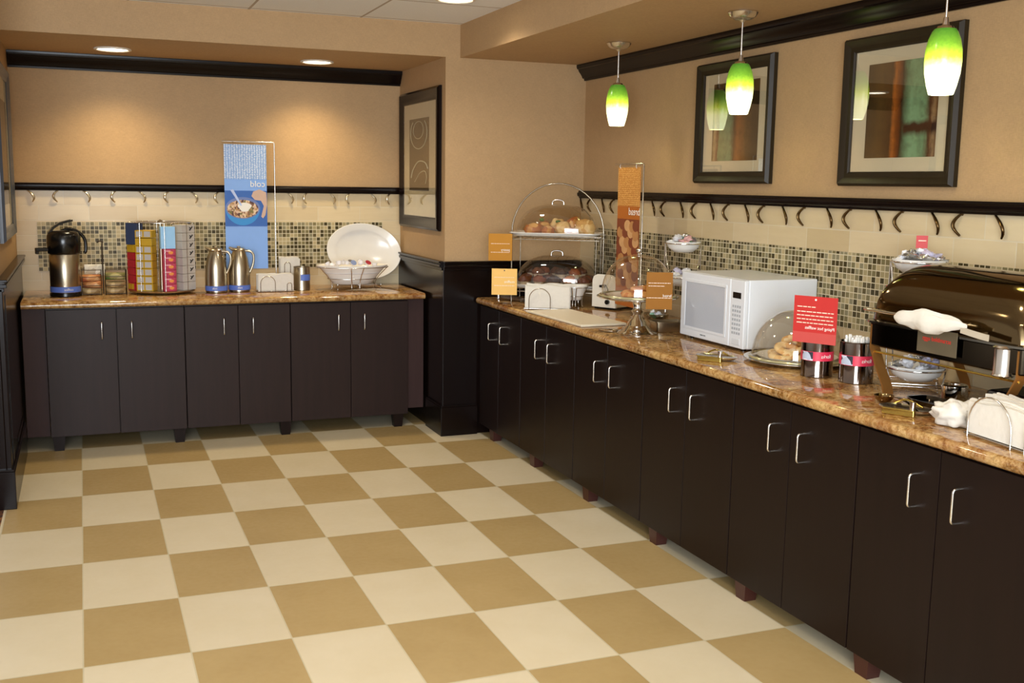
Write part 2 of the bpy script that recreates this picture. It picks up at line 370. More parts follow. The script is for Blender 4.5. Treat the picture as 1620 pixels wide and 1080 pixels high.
# crown moulding: (distance from wall, height)
CR = [(0, 2.31), (0.012, 2.31), (0.014, 2.322), (0.026, 2.326), (0.030, 2.336), (0.040, 2.352), (0.052, 2.366), (0.058, 2.380), (0.066, 2.384), (0.070, 2.396), (0.070, 2.4095), (0, 2.4095)]
RL = [(0, 1.548), (0.016, 1.548), (0.018, 1.556), (0.026, 1.560), (0.030, 1.568), (0.030, 1.582), (0.022, 1.586), (0.020, 1.596), (0, 1.596)]
prof_sweep([(3.859-d, z) for d, z in CR], 'x', -0.339, 2.199, 'trim_4')
prof_sweep([(3.169-d, z) for d, z in CR], 'y', -5.9, 2.819, 'trim_5')
prof_sweep([(3.845-d, z) for d, z in RL], 'x', -0.339, 2.199, 'trim_6')
prof_sweep([(3.155-d, z) for d, z in RL], 'y', -5.9, 2.819, 'trim_7')
# tiled backsplashes
struct(MB().box(-0.339, 3.846, Z-0.03, 2.199, 3.859, 1.56).build('trim_8', 'tileX'))
struct(MB().box(-0.215, 3.843, 1.03, 2.065, 3.8465, 1.03+0.0265*12).build('trim_9', 'mosX'))
struct(MB().box(3.156, -5.9, Z-0.03, 3.169, 2.819, 1.56).build('trim_10', 'tileY'))
struct(MB().box(3.153, -5.9, 1.03, 3.1565, 2.60, 1.03+0.0265*12.5).build('trim_11', 'mosY'))
# dark wainscot
def wains(name, x0, y0, x1, y1, face, ztop=1.138):
    b = MB().box(x0, y0, 0, x1, y1, ztop-0.045)
    e = 0.014
    def cap(g, za, zb):
        b.box(x0-(g if 'W' in face else 0), y0-(g if 'S' in face else 0), za, x1+(g if 'E' in face else 0), y1, zb)
    cap(0.008, ztop-0.060, ztop-0.040); cap(0.020, ztop-0.040, ztop-0.022); cap(0.014, ztop-0.022, ztop-0.012); cap(0.024, ztop-0.012, ztop)
    return struct(b.build(name, 'trim', bevel=0.003))
wains('trim_12', -0.339, 2.0, -0.315, 3.845, 'E')
wains('trim_13', -0.47, 2.0, -0.339, 2.03, 'S')
wains('trim_14', 2.185, 2.800, 3.155, 2.819, 'S')
wains('trim_15', 2.185, 2.8195, 2.199, 3.845, 'W')
def base(name, x0, y0, x1, y1): return struct(MB().box(x0, y0, 0, x1, y1, 0.19).box(x0+0.004, y0+0.004, 0.19, x1-0.004, y1, 0.2).build(name, 'trim', bevel=0.003))
base('baseboard_left', -0.4795, 1.975, -0.300, 3.12)
base('baseboard_right', 2.168, 2.778, 2.42, 3.12)
# wainscot stile on the left return and its raised strip
struct(MB().box(-0.3145, 2.55, 0.21, -0.311, 3.10, 0.24).box(-0.3145, 2.12, 0.21, -0.311, 2.18, 1.05).build('trim_16', 'trim'))

# ------------------------------------------------------------------ counters and cabinets
def bullnose(x0, x1, z0, z1, n=6):
    r = (z1-z0)/2; return [(x0+r-r*math.sin(a), z0+r-r*math.cos(a)) for a in [PI*k/n for k in range(n+1)]]+[(x1, z1), (x1, z0)]
tag(MB().extr([(p[0], p[1]) for p in bullnose(3.10, 3.844, 0.866, Z)], 'x', -0.297, 2.160).build('granite_worktop', 'granite', smooth=40),
    'speckled tan granite worktop of the back counter in the alcove', 'worktop')
tag(MB().extr(bullnose(2.400, 3.1525, 0.866, Z), 'y', -5.5, 2.775).build('granite_worktop', 'granite', smooth=40),
    'long orange brown granite worktop running along the right wall', 'worktop')
def d_handle(parent, along, out, c, L=0.105, dep=0.034, r=0.0042):
    """bow handle; c = fixing centre, out = outward direction, vertical"""
    c = Vector(c); o = Vector(out); up = Vector((0, 0, 1)); pts = []
    for t in range(5): a = PI/2*t/4; 
    rr = 0.012
    p = [c-up*L/2, c-up*L/2+o*(dep-rr)]
    for t in range(1, 5):
        a = PI/2*t/4; p.append(c-up*L/2+o*(dep-rr)+o*rr*math.sin(a)+up*rr*(1-math.cos(a)))
    for t in range(0, 5):
        a = PI/2*t/4; p.append(c+up*L/2+o*(dep-rr)+o*rr*math.cos(a)-up*rr*(1-math.sin(a)))
    p.append(c+up*L/2)
    return MB().tube(p, r, 8).build('handle', 'nickel', parent, smooth=60)
def cabinet_back(x0, x1, hx, legs, label):
    t = thing('base_cabinet', label, 'cabinet', ((x0+x1)/2, 3.5, 0), 0, 'dark cabinets under the back counter'); cx = (x0+x1)/2
    MB().box(x0-cx+0.002, -0.352, 0.095, x1-cx-0.002, 0.34, 0.864).build('body', 'wood', t)
    mid = (hx[0]+hx[1])/2-cx
    for k, (a, b) in enumerate(((x0-cx+0.003, mid-0.0018), (mid+0.0018, x1-cx-0.003))):
        d = MB().box(a, -0.372, 0.09, b, -0.353, 0.855).build('door', 'woodSheen', t, bevel=0.0015)
        d_handle(d, None, (0, -1, 0), (hx[k]-cx, -0.371, 0.728))
    for lx in legs:
        MB().add([(lx-cx-0.036, -0.36, 0.094), (lx-cx+0.036, -0.36, 0.094), (lx-cx+0.036, -0.29, 0.094), (lx-cx-0.036, -0.29, 0.094),
                  (lx-cx-0.027, -0.355, 0), (lx-cx+0.027, -0.355, 0), (lx-cx+0.027, -0.30, 0), (lx-cx-0.027, -0.30, 0)],
                 [(0,1,2,3),(7,6,5,4),(0,4,5,1),(1,5,6,2),(2,6,7,3),(3,7,4,0)]).build('leg', 'wood', t)
    for lx in (x0+0.06, x1-0.06): MB().box(lx-cx-0.03, 0.25, 0, lx-cx+0.03, 0.31, 0.094).build('leg', 'wood', t)
cabinet_back(-0.17, 0.618, (0.139, 0.309), (-0.125, 0.572), 'leftmost dark two-door cabinet under the back counter')
cabinet_back(0.618, 1.267, (0.851, 1.030), (1.231,), 'narrow middle dark two-door cabinet under the back counter')
cabinet_back(1.267, 2.050, (1.573, 1.745), (1.985,), 'rightmost dark two-door cabinet under the back counter')
struct(MB().box(-0.298, 3.165, 0.09, -0.172, 3.185, 0.864).build('trim_17', 'panel'))
struct(MB().box(2.052, 3.165, 0.12, 2.166, 3.185, 0.864).build('trim_18', 'panel'))

bnd = [2.772, 2.075, 1.327, 0.582, -0.157, -0.893, -1.63, -2.37, -3.11]
hy = [(2.535, 2.34), (1.787, 1.617), (1.036, 0.869), (0.295, 0.122), (-0.437, -0.611), (-1.169, -1.349), (-1.905, -2.09), (-2.64, -2.83)]
lg = [2.58, 1.91, 1.19, 0.475, -0.235, -0.955, -1.68, -2.42]
for i in range(8):
    a, b = bnd[i], bnd[i+1]; cy = (a+b)/2
    where = ['farthest', 'second farthest', 'third farthest', 'fourth farthest', 'fifth farthest', 'sixth farthest', 'second nearest', 'nearest'][i]
    t = thing('base_cabinet', '%s dark two-door cabinet in the run under the right counter' % where, 'cabinet', (2.78, cy, 0), 0, 'dark cabinets under the right counter')
    MB().box(-0.331, b-cy+0.002, 0.095, 0.36, a-cy-0.002, 0.864).build('body', 'wood', t)
    mid = (hy[i][0]+hy[i][1])/2-cy
    for k, (p, q) in enumerate(((mid+0.0018, a-cy-0.003), (b-cy+0.003, mid-0.0018))):
        d = MB().box(-0.350, p, 0.075, -0.332, q, 0.855).build('door', 'wood', t, bevel=0.0015)
        d_handle(d, None, (-1, 0, 0), (-0.349, hy[i][k]-cy, 0.713))
    l = lg[i]-cy
    MB().add([(-0.338, l-0.040, 0.094), (-0.27, l-0.040, 0.094), (-0.27, l+0.040, 0.094), (-0.338, l+0.040, 0.094),
              (-0.333, l-0.030, 0), (-0.28, l-0.030, 0), (-0.28, l+0.030, 0), (-0.333, l+0.030, 0)],
             [(0,1,2,3),(7,6,5,4),(0,4,5,1),(1,5,6,2),(2,6,7,3),(3,7,4,0)]).build('leg', P('reddish_leg', '#41201a', 0.4, var=0.1), t)
    MB().box(0.25, l-0.03, 0, 0.31, l+0.03, 0.094).build('leg', 'wood', t)

# ------------------------------------------------------------------ recessed lights and pendants
def downlight(x, y, z, label, r=0.095):
    t = thing('recessed_light', label, 'ceiling light', (x, y, z), 0, 'recessed ceiling lights')
    MB().lathe([(r, -0.001), (r+0.014, -0.001), (r+0.014, -0.008), (r, -0.010), (r-0.006, -0.004)], 40, caps=False).build('rim', 'plastic', t, smooth=50)
    MB().lathe([(0, -0.002), (r-0.004, -0.002), (r-0.004, -0.004), (0, -0.006)], 40).build('lens', 'lamp', t, smooth=50)
downlight(0.27, 3.42, 2.41, 'round recessed light at the left of the alcove soffit')
downlight(1.53, 3.48, 2.41, 'round recessed light at the right of the alcove soffit')
downlight(1.96, 1.93, 2.61, 'round recessed light in the white tile ceiling at the top edge')
for i, y in enumerate((1.707, 0.513, -0.722)):
    t = thing('pendant_lamp', ['green glass pendant lamp nearest the far corner', 'green glass pendant lamp hanging in front of the smaller picture', 'green glass pendant lamp hanging in front of the larger picture, nearest the viewer'][i],
              'pendant lamp', (2.832, y, 0), 0, 'green pendant lamps above the right counter')
    MB().lathe([(0.066, 2.409), (0.067, 2.404), (0.058, 2.388), (0.040, 2.376), (0.014, 2.372), (0.008, 2.362), (0.0, 2.360)], 32).build('canopy', 'nickel', t, smooth=40)
    MB().cyl((0, 0, 2.18), (0, 0, 2.37), 0.0042, 10).build('rod', 'nickel', t, smooth=50)
    MB().lathe([(0.0, 2.222), (0.008, 2.220), (0.012, 2.195), (0.026, 2.190), (0.030, 2.182)], 24).build('socket_cap', 'nickel', t, smooth=40)
    s = MB(); zz = [0, 0.03, 0.07, 0.11, 0.15, 0.185, 0.21, 0.22]; rr = [0.041, 0.050, 0.0585, 0.0615, 0.060, 0.053, 0.043, 0.036]
    s.lathe(list(zip(rr, zz))+[(0.030, 0.218)]+[(r-0.004, z) for r, z in list(zip(rr, zz))[-2::-1]]+[(rr[0], 0)], 40, caps=False)
    s.build('lamp_shade', 'shade', t, smooth=60, loc=(0, 0, 1.961))
    MB().blob((0, 0, 2.055), (0.026, 0.026, 0.04), amp=0).build('bulb', 'lamp', t, smooth=60)
    l = bpy.data.lights.new('pendant_light', 'POINT'); l.energy = 1.2; l.color = (1.0, 0.92, 0.55); l.shadow_soft_size = 0.015
    o = bpy.data.objects.new('pendant_light', l); COL.objects.link(o); o.location = (2.832, y, 1.985)

# ------------------------------------------------------------------ framed pictures
def picture(name, label, cx, cy, cz, w, h, rotz, fw, mw, art, depth=0.035, mb=None, extra=None, fm='frame', open_mat=None):
    """local x across, -y faces the room, z up"""
    t = thing(name, label, 'picture', (cx, cy, cz), rotz)
    b = MB(); W, H = w/2, h/2
    prof = [(0, 0.0), (0, depth*0.55), (fw*0.18, depth), (fw*0.35, depth*0.9), (fw*0.62, depth*0.62), (fw*0.9, depth*0.55), (fw, depth*0.40), (fw, 0.0)]
    c = [(-1, -1), (1, -1), (1, 1), (-1, 1)]; vs = []; fs = []; n = len(prof)
    for sx, sz in c:
        for d, y in prof: vs.append((sx*(W-d), -y, sz*(H-d)))
    for k in range(4):
        k2 = (k+1) % 4
        for j in range(n): j2 = (j+1) % n; fs.append((k*n+j, k2*n+j, k2*n+j2, k*n+j2))
    b.add(vs, fs); b.build('frame', fm, t, smooth=20)
    MB().box(-W+fw*0.9, -0.009, -H+fw*0.9, W-fw*0.9, -0.002, H-fw*0.9).build('mat', 'matboard', t)
    l, r, bo, to = mw
    ob = MB().box(0, -0.0015, 0, (w-2*fw)-l-r, 0, (h-2*fw)-bo-to).build('artwork', art, t, loc=(-W+fw+l, -0.009, -H+fw+bo))
    if extra: extra(t, (w-2*fw)-l-r, (h-2*fw)-bo-to, -W+fw+l, -H+fw+bo)
    MB().box(-W+fw*0.95, -0.0135, -H+fw*0.95, W-fw*0.95, -0.0125, H-fw*0.95).build('glass_pane', 'pane', t)
    return t
# right wall: local +x -> -Y (rotz=-90deg), faces -X
art1 = m_art('abstract_teal_bronze', dict(kx=1/0.414, ox=0.0, x=[(0.0, '#4a3a20'), (0.06, '#cdb896'), (0.12, '#6d2f1c'), (0.17, '#84a884'), (0.40, '#8cb494'), (0.48, '#5f3d1a'), (0.56, '#b06c2c'), (0.72, '#7c5622'), (0.86, '#493618'), (1.0, '#3a2c14')]),
             dict(kz=1/0.40, oz=0.0, z=[(0.72, (0, 0, 0)), (0.84, (1, 1, 1))], mask=[(0.1, (1, 1, 1)), (0.8, (1, 1, 1)), (1.0, (0.4,)*3)], col='#3f3015'), amt=0.16)
art2 = m_art('abstract_green_rust', dict(kx=1/0.41, ox=0.0, x=[(0.0, '#3f2f16'), (0.20, '#6a4e22'), (0.36, '#5a3a18'), (0.40, '#d07c2c'), (0.46, '#8a4a18'), (0.51, '#3a2716'), (0.56, '#6f9a7c'), (0.64, '#9cd0ac'), (0.82, '#90c4a0'), (0.90, '#5a2c1c'), (0.95, '#b89a78'), (1.0, '#6a4526')]),
             dict(kz=1/0.39, oz=0.0, z=[(0.20, (0, 0, 0)), (0.27, (1, 1, 1)), (0.33, (1, 1, 1)), (0.38, (0, 0, 0))], mask=[(0.50, (0, 0, 0)), (0.56, (1, 1, 1)), (1.0, (1, 1, 1))], col='#46261a'), amt=0.12)
picture('framed_picture', 'smaller bronze framed abstract picture behind the middle pendant', 3.168, 1.045, 1.963, 0.680, 0.620, -PI/2, 0.060, (0.085, 0.065, 0.055, 0.050), art1, depth=0.038)
picture('framed_picture', 'larger bronze framed abstract picture in green and rust behind the nearest pendant', 3.168, -0.148, 1.957, 0.672, 0.620, -PI/2, 0.060, (0.085, 0.060, 0.057, 0.057), art2, depth=0.038)
# alcove right wall picture, faces -X, with pale drawn lines
grey = P('olive_grey_print', '#6a5c44', 0.6, var=0.2, vs=14); cream = P('cream_line_print', '#b5aa8c', 0.6)
def sketch(t, w, h, x0, z0):
    b = MB(); y = -0.0115
    b.tube([(x0+w*(0.5+0.42*math.sin(a)), y, z0+h*(0.80+0.22*math.cos(a))) for a in [PI*0.25+k*PI*1.5/20 for k in range(21)]], 0.0035, 6)
    b.tube([(x0+w*(0.48+0.26*math.cos(a)), y, z0+h*(0.84+0.12*math.sin(a))) for a in [k*2*PI/20 for k in range(20)]], 0.003, 6, closed=True)
    b.tube([(x0+w*p, y, z0+h*q) for p, q in ((0.12, 0.18), (0.2, 0.28), (0.4, 0.38), (0.6, 0.41), (0.85, 0.38), (0.97, 0.30))], 0.005, 6, smooth=5)
    b.tube([(x0+w*p, y, z0+h*q) for p, q in ((0.3, 0.12), (0.55, 0.24), (0.8, 0.27), (0.9, 0.2), (0.85, 0.1))], 0.003, 6, smooth=5)
    b.build('line_drawing', cream, t)
picture('framed_picture', 'tall black framed grey print on the side wall of the alcove', 2.198, 3.34, 1.785, 0.90, 0.92, -PI/2, 0.085, (0.13, 0.15, 0.17, 0.10), grey, depth=0.028, extra=sketch, fm='trim')
# left wall picture, faces +X
bluef = P('cool_light_frame', '#4a5260', 0.25)  # bluish cast of the cool daylight put into the frame colour
picture('framed_picture', 'framed print, cool light painted into its frame, on the left wall seen almost edge-on', -0.338, 2.90, 1.765, 1.00, 0.95, PI/2, 0.07, (0.12, 0.12, 0.12, 0.12), grey, depth=0.030, fm=bluef)

# ------------------------------------------------------------------ curved metal hooks below the rails
def hook_mesh(w, h, lean, mat):
    """C-shaped strip hanging below the rail; local x across, z down from 0, -y to the room"""
    b = MB(); pts = []
    for k in range(11):
        t = k/10; a = (t*0.74*PI if lean > 0 else (0.06+t*0.86)*PI)
        pts.append(((lean*w*math.sin(a), -0.006-0.012*math.sin(PI*t), -h*t), (lean*math.cos(a)*0.9, -0.4, 0)))
    b.tube([p for p, _ in pts], [0.0040+0.0032*math.sin(PI*k/10) for k in range(11)], 6)
    b.blob((pts[0][0][0], -0.003, -0.002), (0.006, 0.004, 0.006), amp=0, nu=8, nv=5)
    return b.build('wall_hook', mat, smooth=60)
bz = P('aged_bronze', '#5d482c', 0.28, 1.0, var=0.3, vs=60); sv = P('polished_pewter', '#e6dcc8', 0.3, 1.0, var=0.3, vs=60)
protoR = {1: hook_mesh(0.050, 0.084, 1, bz), -1: hook_mesh(0.036, 0.084, -1, bz)}
protoL = {1: hook_mesh(0.036, 0.072, 1, sv), -1: hook_mesh(0.030, 0.072, -1, sv)}
used = set()
def put_hook(proto, loc, rotz, label, group):
    o = proto if proto.name not in used else proto.copy()
    if proto.name in used: COL.objects.link(o)
    used.add(proto.name); o.location = loc; o.rotation_euler.z = rotz; tag(o, label, 'hook', group)
# back wall hooks (x at Y=3.845)
def xb(px): return -0.368+(px-14)*(2.178+0.368)/614.0
for k, px in enumerate((44, 124, 206, 286, 366, 441, 512, 583)):
    put_hook(protoL[1], (xb(px)-0.015, 3.844, 1.548), 0, 'pewter hook bulging right, %s of its kind from the left on the back wall' % ORD[k], 'curved pewter hooks under the back rail')
for k, px in enumerate((80, 164, 244, 322, 398, 467, 540, 611)):
    put_hook(protoL[-1], (xb(px)+0.015, 3.844, 1.548), 0, 'pewter hook bulging left, %s of its kind from the left on the back wall' % ORD[k], 'curved pewter hooks under the back rail')
def yr(px, py=330):   # point on the right wall plane X=3.155 seen at pixel column px
    d = f_ + (px-810)/1686.72*r2 - (py-540)/1686.72*u2; t = (3.155-0.0574)/d.x; return -3.6768+d.y*t
for k, px in enumerate((1584, 1482, 1392, 1314, 1243, 1183, 1128, 1080, 1035, 994, 955, 921)):
    put_hook(protoR[1], (3.154, yr(px)+0.018, 1.548), -PI/2, 'bronze hook bulging right, %s of its kind from the viewer on the right wall' % ORD[k], 'curved bronze hooks under the right rail')
for k, px in enumerate((1521, 1427, 1345, 1272, 1208, 1152, 1101, 1052, 1010, 971, 935)):
    put_hook(protoR[-1], (3.154, yr(px)-0.018, 1.548), -PI/2, 'bronze hook bulging left, %s of its kind from the viewer on the right wall' % ORD[k], 'curved bronze hooks under the right rail')
# ------------------------------------------------------------------ things on the back counter
# airpot
t = thing('airpot', 'tall steel airpot with black pump lid at the left end of the back counter', 'coffee airpot', (-0.055, 3.46, Z+0.001), R(12))
MB().lathe([(0.088, 0.0), (0.092, 0.004), (0.092, 0.022), (0.086, 0.026)], 40).build('base', 'black', t, smooth=40)
MB().lathe([(0.086, 0.024), (0.088, 0.03), (0.088, 0.255), (0.084, 0.262)], 48).build('body', 'steel', t, smooth=40)
MB().lathe([(0.0895, 0.028), (0.0895, 0.062)], 48, caps=False).build('band', 'blue', t, smooth=40)
text_part('coffee', 0.022, 'wht', t, (0, -0.091, 0.045), (PI/2, 0, 0))
MB().lathe([(0.088, 0.260), (0.095, 0.268), (0.098, 0.33), (0.096, 0.372), (0.086, 0.392), (0.066, 0.402), (0.0, 0.406)], 48).build('lid', 'black', t, smooth=50)
MB().box(-0.165, -0.016, 0.278, -0.085, 0.016, 0.300).extr([(-0.165, 0.300), (-0.165, 0.262), (-0.145, 0.262), (-0.145, 0.300)], 'y', -0.012, 0.012).build('spout', 'black', t, bevel=0.004)
MB().ribbon([((x, 0, z), (0, 1, 0)) for x, z in ((-0.085, 0.385), (-0.06, 0.42), (-0.02, 0.447), (0.03, 0.461), (0.055, 0.466))], 0.04, 0.014).build('pump_lever', 'black', t, smooth=40, bevel=0.002)
MB().tube([(-0.04, 0, 0.385), (0.03, 0, 0.412), (0.09, 0, 0.392), (0.125, 0, 0.345), (0.128, 0, 0.28), (0.118, 0, 0.262)], 0.010, 8, smooth=5).build('handle', 'black', t, smooth=60)

# wire rack with packets
t = thing('wire_packet_rack', 'small dark wire rack with a centre pole beside the airpot', 'wire rack', (0.165, 3.50, Z+0.001), 0)
b = MB(); b.tube([(0, 0, 0.004), (0, 0, 0.30), (0.006, 0, 0.325), (-0.012, 0, 0.335), (-0.03, 0, 0.325)], 0.0045, 8, smooth=4)
b.build('pole', P('dark_wire', '#3a2f24', 0.35, 1.0), t, smooth=60)
for s, nm in ((-1, 'l'), (1, 'r')):
    x0, x1 = (0.012*s, 0.135*s) if s > 0 else (-0.125, -0.012)
    b = MB()
    for z in (0.008, 0.06, 0.115, 0.158): b.tube([(x0, -0.05, z), (x1, -0.05, z), (x1, 0.05, z), (x0, 0.05, z)], 0.0022, 6, closed=True)
    for x, y in ((x0, -0.05), (x1, -0.05), (x1, 0.05), (x0, 0.05)): b.cyl((x, y, 0.0), (x, y, 0.16), 0.0025, 6)
    b.build('basket', P('dark_wire', '#3a2f24', 0.35, 1.0), t, smooth=60)
def packet(label, cx, cy, cz, w, h, d, mat, rz=0, tilt=0, group=None, band=None):
    pts = []; vs = []; fs = []; nx, nz = 8, 6
    b = MB()
    def P3(i, j, s):
        u, v = i/nx*2-1, j/nz*2-1; th = d/2*(1-u**4)*(1-v**4)*s
        return (u*w/2, th, v*h/2)
    vs = [P3(i, j, s) for s in (-1, 1) for j in range(nz+1) for i in range(nx+1)]; N = (nx+1)*(nz+1)
    for s in (0, 1):
        for j in range(nz):
            for i in range(nx):
                q = [s*N+j*(nx+1)+i, s*N+j*(nx+1)+i+1, s*N+(j+1)*(nx+1)+i+1, s*N+(j+1)*(nx+1)+i]; fs.append(q if s else q[::-1])
    b.add(vs, fs); o = b.build('tea_packet', mat, smooth=60, loc=(cx, cy, cz)); o.rotation_euler = (R(tilt), 0, rz)
    return tag(o, label, 'packet', group)
pk = [m_blotch('salmon_foil_wrap', ['#b5713f', '#c98d57', '#a35636', '#d6a876'], 26, 0.4), m_blotch('olive_wrap', ['#7d7a48', '#9c935c', '#5f7a3d', '#b7a878'], 26, 0.4), m_blotch('tan_wrap', ['#a98c5e', '#c4a977', '#8d7048'], 26, 0.45), m_blotch('cream_wrap', ['#d8cdb4', '#e6dcc6', '#b9a98c'], 30, 0.5)]
for k, (cx, z, mi, rz, nm) in enumerate(((0.095, 0.024, 2, 0.05, 'tan packet at the bottom of the left half of the wire rack'), (0.100, 0.066, 0, -0.25, 'salmon packet lying crooked low in the left half of the wire rack'),
        (0.092, 0.105, 0, 0.2, 'salmon packet on top of the left half of the wire rack'), (0.118, 0.155, 3, 0, 'cream packet with a dark curl standing behind the rack pole'),
        (0.235, 0.024, 2, 0, 'tan packet at the bottom of the right half of the wire rack'), (0.237, 0.062, 2, 0.05, 'tan packet second from the bottom in the right half of the wire rack'), (0.235, 0.115, 1, -0.05, 'green and olive packet on top of the right half of the wire rack'))):
    packet(nm, cx, 3.50+(0.02 if k == 3 else -0.004*k*0), Z+z, 0.122, 0.046 if k != 3 else 0.07, 0.065 if k != 3 else 0.02, pk[mi], rz, group=None)

# cereal carousel
t = thing('cereal_carousel', 'round revolving rack of cereal boxes in the middle of the back counter', 'cereal rack', (0.52, 3.54, Z+0.001), 0)
MB().lathe([(0.11, 0.0), (0.125, 0.004), (0.205, 0.014), (0.208, 0.022), (0.20, 0.024), (0, 0.022)], 48).build('turntable', 'steel', t, smooth=40)
MB().cyl((0, 0, 0.022), (0, 0, 0.455), 0.012, 16).lathe([(0.0, 0.47), (0.016, 0.462), (0.012, 0.45)], 20).build('pole', 'steel', t, smooth=60)
b = MB()
b.tube([(0.20*math.cos(2*PI*k/40), 0.20*math.sin(2*PI*k/40), 0.452) for k in range(40)], 0.0022, 6, closed=True)
for k in range(8):
    a = 2*PI*k/8+0.05; b.cyl((0.20*math.cos(a), 0.20*math.sin(a), 0.022), (0.20*math.cos(a), 0.20*math.sin(a), 0.452), 0.0022, 6); b.cyl((0, 0, 0.452), (0.20*math.cos(a), 0.20*math.sin(a), 0.452), 0.002, 6)
b.build('wire_frame', 'nickel', t, smooth=60)
ywm = P('mustard_carton', '#c39a1c', 0.45, var=0.12); rdm = m_blotch('crimson_carton', ['#a81f42', '#b92a4c', '#c23a52', '#9c1a3c'], 30, 0.4); gym = P('silver_grey_carton', '#b9b3ac', 0.45, var=0.08, vs=60); dkb = P('navy_carton', '#33405e', 0.4); skb = P('sky_blue_print', '#9fd0f5', 0.4); rdd = P('deep_red_carton', '#b0202c', 0.45)
def cbox(label, x, y, z, w, d, h, mat, rz, group, face=None, fm=None):
    t = thing('cereal_box', label, 'cereal box', (x, y, z), rz, group)
    MB().box(-w/2, -d/2, 0, w/2, d/2, h).build('carton', mat, t, bevel=0.0008)
    if face == 'cups':
        b = MB()
        for i in (-1, 1): b.box(i*w*0.24-w*0.19, -d/2-0.0012, h*0.12, i*w*0.24+w*0.19, -d/2, h*0.88)
        b.build('front_panel', fm, t)
    elif face == 'logo':
        MB().blob((w*0.12, -d/2-0.0006, h*0.45), (w*0.2, 0.0016, h*0.22), amp=0.2, nu=12, nv=7).build('printed_picture', P('orange_print', '#e8903c', 0.5), t)
        MB().box(-w*0.38, -d/2-0.001, h*0.62, w*0.1, -d/2, h*0.78).build('printed_name', P('pale_pink_print', '#e9a0a8', 0.5), t)
    elif face == 'mark':
        MB().tube([(w*0.1, -d/2-0.001, h*0.3), (w*0.25, -d/2-0.001, h*0.6), (w*0.32, -d/2-0.001, h*0.75)], 0.004, 6).tube([(w*0.1, -d/2-0.001, h*0.7), (w*0.2, -d/2-0.001, h*0.5)], 0.003, 6).build('printed_mark', 'blackm', t)
    return t
NB = ['lowest', 'second lowest', 'third lowest', 'fourth lowest', 'fifth lowest', 'sixth lowest', 'seventh lowest', 'topmost']
cx, cy, z0 = 0.52, 3.54, Z+0.026
h = 0.0455
for k in range(8):
    yy = k == 6
    cbox('mustard cereal box with %s, %s in the left front column' % ('a plain front' if yy else 'grey windows', NB[k]), cx-0.098, cy-0.105, z0+k*0.0475+(0.002 if k > 6 else 0), 0.105, 0.075, h, ywm, R(-24), 'cereal boxes in the carousel', None if yy else 'cups', gym)
for k in range(6):
    cbox('crimson cereal box, %s in the middle front column' % (NB[k] if k < 5 else 'uppermost'), cx+0.035, cy-0.150, z0+k*0.0445, 0.078, 0.06, 0.043, rdm, R(6), 'cereal boxes in the carousel', 'logo')
cbox('large sky blue cereal box front on top of the crimson column', cx+0.030, cy-0.150, z0+6*0.0445, 0.088, 0.05, 0.138, skb, R(6), 'cereal boxes in the carousel')
for k in range(8):
    cbox('silver grey cereal box with black marks, %s in the right column' % NB[k], cx+0.135, cy-0.075, z0+k*0.052, 0.105, 0.085, 0.050, gym, R(38), 'cereal boxes in the carousel', 'mark' if k else None)
for k in range(6):
    cbox('deep red and mustard cereal box, %s in the far left column' % (NB[k] if k < 5 else 'uppermost'), cx-0.160, cy-0.030, z0+k*0.048, 0.07, 0.07, 0.046, rdd if k < 5 else ywm, R(-60), 'cereal boxes in the carousel', 'cups' if k == 0 else None, P('mustard_carton', '#c39a1c'))
cbox('large navy cereal box on top of the far left column', cx-0.160, cy-0.030, z0+6*0.048, 0.085, 0.06, 0.135, dkb, R(-40), 'cereal boxes in the carousel')

# carafes
def carafe(x, y, s, label, rz):
    t = thing('coffee_carafe', label, 'carafe', (x, y, Z+0.001), rz, 'steel carafes on the back counter')
    MB().lathe([(0.060*s, 0.0), (0.068*s, 0.004), (0.070*s, 0.03), (0.070*s, 0.10), (0.067*s, 0.16), (0.058*s, 0.215), (0.044*s, 0.255), (0.037*s, 0.268), (0.040*s, 0.274)], 48).build('body', 'steel', t, smooth=50)
    MB().lathe([(0.040*s, 0.272), (0.044*s, 0.276), (0.036*s, 0.286), (0.0, 0.290)], 32).tube([(-0.035*s, 0, 0.276), (-0.062*s, 0, 0.290)], [0.014, 0.006], 8).blob((0.0, 0, 0.293), (0.012, 0.012, 0.006), amp=0).build('lid', 'steel', t, smooth=50)
    MB().tube([(0.040*s, 0, 0.268), (0.075*s, 0, 0.262), (0.094*s, 0, 0.235), (0.090*s, 0, 0.18), (0.066*s, 0, 0.12)], 0.0075, 8, smooth=5).build('handle', 'steel', t, smooth=60)
    MB().lathe([(0.0715*s, 0.014), (0.0715*s, 0.045)], 48, caps=False).build('band', 'blue', t, smooth=40)
    text_part('milk', 0.018, 'wht', t, (0.0, -0.0722*s, 0.03), (PI/2, 0, 0))
carafe(0.853, 3.475, 1.0, 'left steel carafe in front of the banner, blue band at its foot', R(-15))
carafe(1.003, 3.50, 1.0, 'right steel carafe in front of the banner, handle turned right', R(-5))

